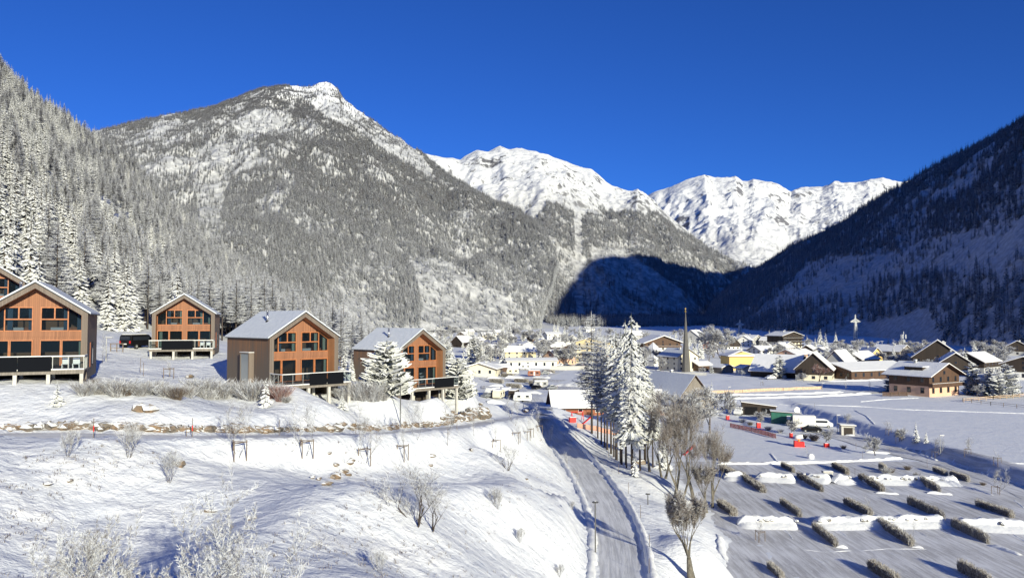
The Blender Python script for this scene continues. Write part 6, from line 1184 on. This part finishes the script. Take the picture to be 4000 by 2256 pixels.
# ---------------------------------------------------------------- fences, nets, walls
def fence(name, label, pts, h, mname, post=2.0, rails=None, th=.04, cat='fence', px_post=.06, pm='stake', dz=0):
    W = [Vector(q) for q in pts]; t = thing(name, label, cat, tuple(W[0])); O = W[0]; n = 0; pan = MB(); L_ = 0
    for a, b in zip(W[:-1], W[1:]):
        L = (b - a).length; m = max(1, int(L / post)); L_ += L
        for i in range(m + 1):
            p = a.lerp(b, i / m); z = hz(p.x, p.y)
            if n < 100: MB().box(p.x - O.x - px_post / 2, p.x - O.x + px_post / 2, p.y - O.y - px_post / 2, p.y - O.y + px_post / 2, z - O.z - .3, z - O.z + h + .06).build('post', M[pm], t); n += 1
            if i < m:
                q = a.lerp(b, (i + 1) / m); zq = hz(q.x, q.y); d = (q - p); d.z = 0; s = Vector((-d.y, d.x, 0)).normalized() * (px_post / 2 + th)
                for z0, z1 in (rails or [(0.05, h)]):
                    A = [Vector((p.x, p.y, z + z0)) - O + s, Vector((q.x, q.y, zq + z0)) - O + s, Vector((q.x, q.y, zq + z1)) - O + s, Vector((p.x, p.y, z + z1)) - O + s]; B = [v - s.normalized() * th for v in A]; pan.face(A); pan.face(B[::-1])
                    for e in range(4): pan.face([A[e], B[e], B[(e + 1) % 4], A[(e + 1) % 4]])
    pan.build('rails' if rails else 'panel', M[mname], t); return t
fence('plank_fence', 'long pale plank fence across the field below the yellow house', [G(2745,1536), G(2900,1532), G(3060,1525), G(3210,1519)], .95, 'pale_wood', 2.6, th=.03, pm='pale_wood')
fence('safety_net', 'red safety net with posts along the play slope beside the service lane', [G(2852,1668), G(2935,1685), G(3031,1712)], 1.0, 'net', 1.4, th=.012, cat='safety net')
fence('safety_net', 'pale orange safety net behind the conifer trunks by the playground', [G(2255,1668), G(2330,1684), G(2420,1700)], 1.0, 'net_o', 1.6, th=.012, cat='safety net')
fence('rail_fence', 'orange two-rail wooden fence at the right edge of the field, upper line', [G(3765,1570), G(3880,1560), G(4080,1545)], 1.1, 'pale_wood', 3, [(.45, .60), (.9, 1.05)], pm='pale_wood', px_post=.12)
fence('rail_fence', 'thin wooden fence at the right edge of the field, lower line', [G(3760,1568), G(3870,1583), G(4080,1604)], 1.0, 'wood_grey', 3, [(.45, .53), (.9, .98)], px_post=.1)
fence('rail_fence', 'low brown plank fence before the pair of bushy pines', [G(3448,1546), G(3545,1548)], 1.3, 'wood_brown', 2, [(.1, .45), (.5, .85), (.9, 1.25)], px_post=.12)
fence('roadside_wall', 'grey concrete retaining wall above the campsite', [G(2150,1444), G(2290,1444), G(2400,1448)], 1.9, 'concrete', 6, th=.2, cat='wall', pm='concrete')
fence('roadside_wall', 'low grey wall before the farmhouse below the spire', [G(2500,1464), G(2640,1464), G(2760,1466)], 1.2, 'greywall', 6, th=.2, cat='wall', pm='greywall')
fence('rail_fence', 'low dark fence across the far field right of the hall', [G(3290,1362), G(3380,1366), G(3450,1372)], 1.6, 'wood_brown', 6, [(.6, .9), (1.2, 1.5)], px_post=.2)
# ---------------------------------------------------------------- red-brown service building and the blue-roofed barn
gabled('long red-brown service building with a white segmented roof beside the playground', 2395,1622,9.5,31,2.7,3.3,-86,wall='wood_red',upper=None,floors=1,wins=2,chimneys=0,over=1.2,snow_t=.2,name='service_building',cat='building',wcol='dark_glass')
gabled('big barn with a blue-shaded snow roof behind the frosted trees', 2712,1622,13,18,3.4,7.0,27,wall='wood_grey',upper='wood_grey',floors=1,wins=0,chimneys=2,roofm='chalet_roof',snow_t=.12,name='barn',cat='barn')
def boxy(name, label, cat, px, py, w, d, h, rot, wallm, roofm=None, slope=0.0, parts=(), snow=.15, group=None, over=.3):
    a = G(px, py); t = thing(name, label, cat, tuple(a), R(rot), group); mb = MB(); v = [(-w/2,0,-.3),(w/2,0,-.3),(w/2,d,-.3),(-w/2,d,-.3),(-w/2,0,h+slope),(w/2,0,h),(w/2,d,h),(-w/2,d,h+slope)]
    mb.v = v; mb.f = [(0,3,2,1),(4,5,6,7),(0,1,5,4),(1,2,6,5),(2,3,7,6),(3,0,4,7)]; mb.m = [0] * 6; mb.build('wall', M[wallm], t)
    for nm, mm, z0, z1 in (('roof', roofm or wallm, .01, .12), ('roof_snow', 'roof_snow', .125, .125 + snow)):
        if nm == 'roof_snow' and snow <= 0: continue
        q = MB(); o_ = over - (.06 if nm == 'roof_snow' else 0); q.v = [(-w/2-o_,-o_,h+slope+z0),(w/2+o_,-o_,h+z0),(w/2+o_,d+o_,h+z0),(-w/2-o_,d+o_,h+slope+z0),(-w/2-o_,-o_,h+slope+z1),(w/2+o_,-o_,h+z1),(w/2+o_,d+o_,h+z1),(-w/2-o_,d+o_,h+slope+z1)]; q.f = [(0,3,2,1),(4,5,6,7),(0,1,5,4),(1,2,6,5),(2,3,7,6),(3,0,4,7)]; q.m = [0] * 6
        r_ = q.build(nm, M[mm], t)
    for nm, mm, x0, x1, z0, z1 in parts: MB().box(x0, x1, -.06, -.003, z0, z1).build(nm, M[mm], t)
    return t
boxy('carport', 'dark open-fronted carport with a slanting roof by the field edge', 'shed', 2965,1622,8.5,5,2.3,-14,'wood_dark','wood_brown',1.0,[('door','black',.6,3.6,0,2.0),('door','black',-3.6,-.4,0,2.2)])  # shade of the open front painted as black panels; it has no doors
boxy('cabin', 'green cabin with a small white window beside the white box trailer', 'cabin', 3070,1655,6.6,3.4,2.5,-16,'green','wood_dark',.35,[('window','white',.2,1.1,1.1,2.0)],snow=.06)
t = boxy('box_trailer', 'white box trailer parked between the green cabin and the black car', 'trailer', 3143,1668,5.0,2.6,2.5,-14,'tarp','tarp',.05,[('door','tarp',-2.2,2.2,.4,2.3)],snow=.05,over=.03)
boxy('shelter', 'small grey shelter with a flat roof beside the service lane', 'shelter', 3314,1700,2.8,2.0,2.0,-10,'concrete','wood_grey',.15,[('opening','wood_dark',-.9,.9,.1,1.7)])
boxy('power_cabinet', 'grey cabinet between the back boulder walls of the parking area', 'cabinet', 3236,1873,1.5,.8,1.2,0,'concrete','concrete',0,[('door','greywall',-.6,.6,.1,1.1)],snow=.04,over=.05)
a = G(3122, 1655); t = thing('satellite_dish', 'round white satellite dish on the green cabin', 'satellite dish', (a.x, a.y + 1.2, a.z), R(10)); d_ = MB(); cz = 3.2
for i in range(16):
    a0, a1 = i * math.pi / 8, (i + 1) * math.pi / 8; d_.face([(0, .15, cz), (math.cos(a0) * .75, 0, cz + math.sin(a0) * .75), (math.cos(a1) * .75, 0, cz + math.sin(a1) * .75)]); d_.face([(0, .20, cz), (math.cos(a1) * .77, .03, cz + math.sin(a1) * .77), (math.cos(a0) * .77, .03, cz + math.sin(a0) * .77)])
d_.build('dish', M['white'], t); MB().tube([(0, .25, 2.5), (0, .2, cz)], .05, 6).build('bracket', M['steel'], t)
# ---------------------------------------------------------------- vehicles
def vehicle(label, px, py, rot, paint, kind='car', snow=True, loc=None, group=None, L=None):
    a = loc or G(px, py); t = thing('parked_car' if kind == 'car' else 'parked_van', label, 'car' if kind == 'car' else 'van', tuple(a), R(rot), group)
    if kind == 'car': prof = [(-2.15,.35),(-2.18,.75),(-1.95,.93),(-1.35,1.0),(-.75,1.45),(.65,1.50),(1.45,1.05),(2.1,.92),(2.2,.6),(2.15,.35)]; hw = .88; glz = (1.02, 1.40)
    else: prof = [(-2.35,.38),(-2.42,.9),(-2.30,1.15),(-1.85,1.25),(-1.2,1.86),(-.7,1.93),(2.15,1.93),(2.32,1.80),(2.42,1.1),(2.42,.38)]; hw = .95; glz = (1.15, 1.75)
    def profile_body(y0, y1, inset=0):
        mb = MB(); n = len(prof); ring = []
        for y, tap in ((-hw, .88), (-hw + .12, 1), (hw - .12, 1), (hw, .88)):
            cz = .9; ring.append([(x * (.985 if tap < 1 else 1), y, cz + (z - cz) * (tap if z > cz else 1)) for x, z in prof])
        for r1, r2 in zip(ring[:-1], ring[1:]):
            for i in range(n): j = (i + 1) % n; mb.face([r1[i], r2[i], r2[j], r1[j]])
        mb.face(ring[0]); mb.face(ring[-1][::-1]); return mb
    profile_body(0, 0).build('body', M[paint], t)
    gl = MB(); x0, x1 = (-.75, .85) if kind == 'car' else (-1.25, 2.1)
    for s in (-1, 1): gl.box(x0 + .1, x1 - .1, *sorted((s * (hw - .02), s * (hw + .012))), glz[0] + .02, glz[1] - .1)
    gl.build('side_windows', M['dark_glass'], t)
    xr = 1.12 if kind == 'car' else 2.40; MB().box(xr, xr + .04, -hw + .2, hw - .2, 1.08 if kind == 'car' else 1.2, 1.32 if kind == 'car' else 1.7).build('rear_window', M['dark_glass'], t)
    for x in (-1.35, 1.35):
        for s in (-1, 1):
            w_ = MB().tube([(x, s * (hw - .18), .33), (x, s * (hw + .015), .33)], .33, 14).build('wheel', M['tyre'], t); MB().tube([(x, s * (hw + .016), .33), (x, s * (hw + .03), .33)], .19, 10).build('rim', M['steel'], w_)
    xb = 2.2 if kind == 'car' else 2.43
    for s in (-1, 1): MB().box(xb - .04, xb + .02, *sorted((s * (hw - .28), s * (hw - .06))), .75, 1.1).build('tail_light', M['redlamp'], t)
    MB().box(xb - .02, xb + .03, -.26, .26, .62, .74).build('number_plate', M['white'], t)
    if snow:
        q = MB(); z = 1.505 if kind == 'car' else 1.935; q.tube([(-.7, 0, z - .06), (.55 if kind == 'car' else 2.1, 0, z - .06)], .01, 4); q = MB().box(-.7, .6 if kind == 'car' else 2.1, -hw + .16, hw - .16, z - .03, z + .07); q.build('roof_snow', M['roof_snow'], t)
    return t
vehicle('black van parked by the wood between the two left chalets, rear towards us', 538, 1360, -104, 'black', 'van', loc=P(538, 1360, 106))
vehicle('black car with frosted roof parked before the white box trailer', 3170, 1686, 165, 'black', 'car'); vehicle('white van standing behind the black car on the service lane', 3210, 1668, 165, 'carwhite', 'van')
vehicle('snow-covered car left of the dark carport', 2888, 1618, 60, 'carwhite', 'van')
for px, py, p_, r_, l_ in ((2189,1430,'carwhite',10,'white car on the village road above the concrete wall'),(2262,1432,'cargrey',-20,'grey car in front of the big yellow hotel'),(2153,1520,'cargrey',30,'dark car beside the grey caravan in the campsite'),(2095,1520,'black',60,'black car left of the grey caravan'),(2128,1462,'cargrey',15,'snowed-in car in the top row of the campsite'),(3010,1480,'carwhite',20,'white car near the old barn'),(2530,1458,'carwhite',0,'white car under snow behind the low wall, left'),(2570,1458,'cargrey',10,'grey car under snow behind the low wall, right'),(1905,1552,'cargrey',50,'dark vehicle at the left end of the campsite'),(2215,1433,'cargrey',0,'small car on the village road')): vehicle(l_, px, py, r_, p_, 'car', group='cars in the village and campsite')
def caravan(label, px, py, rot, mname, L=5.2, stripe='cargrey'):
    a = G(px, py); t = thing('caravan', label, 'caravan', tuple(a), R(rot), 'caravans in the campsite'); prof = [(-L/2+.25,.45),(-L/2,.9),(-L/2+.1,1.9),(-L/2+.5,2.45),(L/2-.4,2.5),(L/2-.05,2.1),(L/2,.9),(L/2-.2,.45)]
    MB().prism(prof, -1.1, 1.1).build('body', M[mname], t); MB().box(-L/2+.4, L/2-.3, -1.0, 1.0, 2.47, 2.75).build('roof_snow', M['roof_snow'], t)
    for x in (-1.5, .9): MB().box(x, x + .9, -1.13, -1.103, 1.35, 1.9).build('window', M['dark_glass'], t)
    MB().box(-.2, .4, -1.13, -1.103, .5, 2.1).build('door', M['white'], t); MB().box(-L/2+.3, L/2-.3, -1.12, -1.103, .95, 1.15).build('stripe', M[stripe], t)
    for s in (-1, 1): MB().tube([(0, s * .95, .33), (0, s * 1.12, .33)], .33, 12).build('wheel', M['tyre'], t)
for px, py, r_, m_, l_ in ((1948,1556,75,'cream','cream caravan, leftmost in the front row of the campsite'),(1978,1545,80,'white','tall white caravan beside the cream one'),(2007,1556,78,'wood_dark','dark brown caravan with snow on its roof'),(2041,1568,0,'white','white caravan with two windows, nearest of the campsite'),(2111,1515,8,'greywall','grey caravan with a snow hood in the middle row'),(2086,1470,0,'wood_red','small red caravan in the back row'),(2002,1462,5,'cream','cream caravan in the back row'),(1945,1455,0,'wood_brown','brown caravan hut at the back left of the campsite'),(2052,1444,0,'white','white caravan below the low white hall'),(1925,1550,60,'white','white caravan left of the cream one')): caravan(l_, px, py, r_, m_)
# ---------------------------------------------------------------- red pads, snow cannon, playground
for px, py, wp, hp, l_ in ((2842,1637,11,15,'leftmost red tree pad on the verge of the service lane'),(2963,1670,15,20,'second red tree pad, wrapped round the trunk of an orchard tree'),(3090,1708,9,18,'narrow red pad beside the snow cannon'),(3229,1745,19,15,'low red pad at the foot of the orchard tree right of the cannon')):
    a = G(px, py); k = a.y / 3000; t = thing('red_pad', l_, 'safety pad', tuple(a), R(10), 'red pads round the orchard trunks'); MB().box(-wp * k / 2, wp * k / 2, -.3, .3, -.1, hp * k).build('padding', M['red'], t); MB().box(-wp * k / 2 + .04, wp * k / 2 - .04, -.26, .26, hp * k + .003, hp * k + .07).build('snow_cap', M['roof_snow'], t)
a = G(3121, 1743); t = thing('snow_cannon', 'snow cannon on a red padded base, its white barrel pointing right', 'snow cannon', tuple(a), R(-8)); k = a.y / 3000
MB().prism([(-.95, -.1), (.95, -.1), (.92, 1.0), (.5, .95), (-.3, 1.05), (-.9, 1.2)], -.6, .6).build('base_padding', M['red'], t); MB().tube([(0, 0, .9), (0, 0, 1.5)], .22, 8).build('pivot', M['orange'], t)
MB().tube([(-.7, .25, 1.75), (-.3, .1, 1.85), (.75, -.3, 2.05)], [.40, .50, .42], 16).build('barrel', M['white'], t, True); MB().tube([(.74, -.3, 2.05), (.80, -.32, 2.06)], [.33, .33], 14).build('fan', M['black'], t); MB().box(-.5, .3, -.2, .3, 1.35, 1.55).build('motor_box', M['wood_soffit'], t); MB().tube([(1.0, .1, .1), (1.3, 0, .05)], .12, 6).build('hose', M['black'], t)
a = G(3168, 1790); o = MB().ball((0, 0, .3), .62, .5, .62, seg=10, ring=7, jit=.06).build('snow_lump', M['bank'], None, True); o.location = tuple(a); tag(o, 'big white snow lump beside the staked sapling', 'snow lump')
def playset(label, px, py, kind):
    a = G(px, py); t = thing('playground_' + kind, label, 'playground ' + kind, tuple(a), R(15), 'playground things by the service building')
    if kind == 'swing':
        for s in (-1.3, 1.3): MB().tube([(s, -.8, 0), (s, 0, 2.0)], .07, 6).build('leg', M['red'], t); MB().tube([(s, .8, 0), (s, 0, 2.0)], .07, 6).build('leg', M['red'], t)
        MB().tube([(-1.5, 0, 2.02), (1.5, 0, 2.02)], .07, 6).build('crossbar', M['red'], t); MB().box(-.25, .25, -.1, .1, .5, .55).build('seat', M['black'], t)
    elif kind == 'slide':
        MB().prism([(-1.2, 0), (-1.0, 0), (1.3, 1.7), (1.1, 1.8)], -.35, .35).build('chute', M['red'], t); MB().tube([(1.2, -.3, 0), (1.2, -.3, 1.8)], .05, 5).build('leg', M['steel'], t); MB().tube([(1.2, .3, 0), (1.2, .3, 1.8)], .05, 5).build('leg', M['steel'], t)
    else: MB().box(-.7, .7, -.5, .5, 0, 1.1).build('box', M['red'], t); MB().box(-.72, .72, -.52, .52, 1.103, 1.2).build('lid', M['roof_snow'], t)
playset('red box in the playground before the service building', 2236, 1648, 'box'); playset('red swing frame in the playground before the service building', 2255, 1642, 'swing'); playset('red slide right of the swing frame', 2290, 1655, 'slide'); playset('red slide lying behind the thick-trunked bare trees', 2690, 1775, 'slide')
# wooden frame near the left chalet, heat pump of the left chalet
a = G(456, 1372); t = thing('wooden_rack', 'small snow-topped wooden frame on the plateau between the left chalets', 'wooden rack', tuple(a), R(10))
for x in (-.75, 0, .75): MB().box(x - .05, x + .05, -.05, .05, -.2, 1.05).build('post', M['stake'], t)
MB().box(-.85, .85, -.06, .06, 1.052, 1.15).build('top_rail', M['stake'], t); MB().box(-.80, .80, -.052, .052, .45, .53).build('middle_rail', M['stake'], t)
boxy('garden_cabinet', 'cream cabinet standing against the right wall of the large left chalet', 'cabinet', 354,1462,.36,.5,1.3,24,'cream','cream',0,[('door','white',-.14,.14,.1,1.2)],snow=.03,over=.02)
o = link('grass', grass('grass_tufts', 1500, 4)); tag(o, 'dead grass tips poking through the thin snow of the slope', 'grass', None, 'stuff')
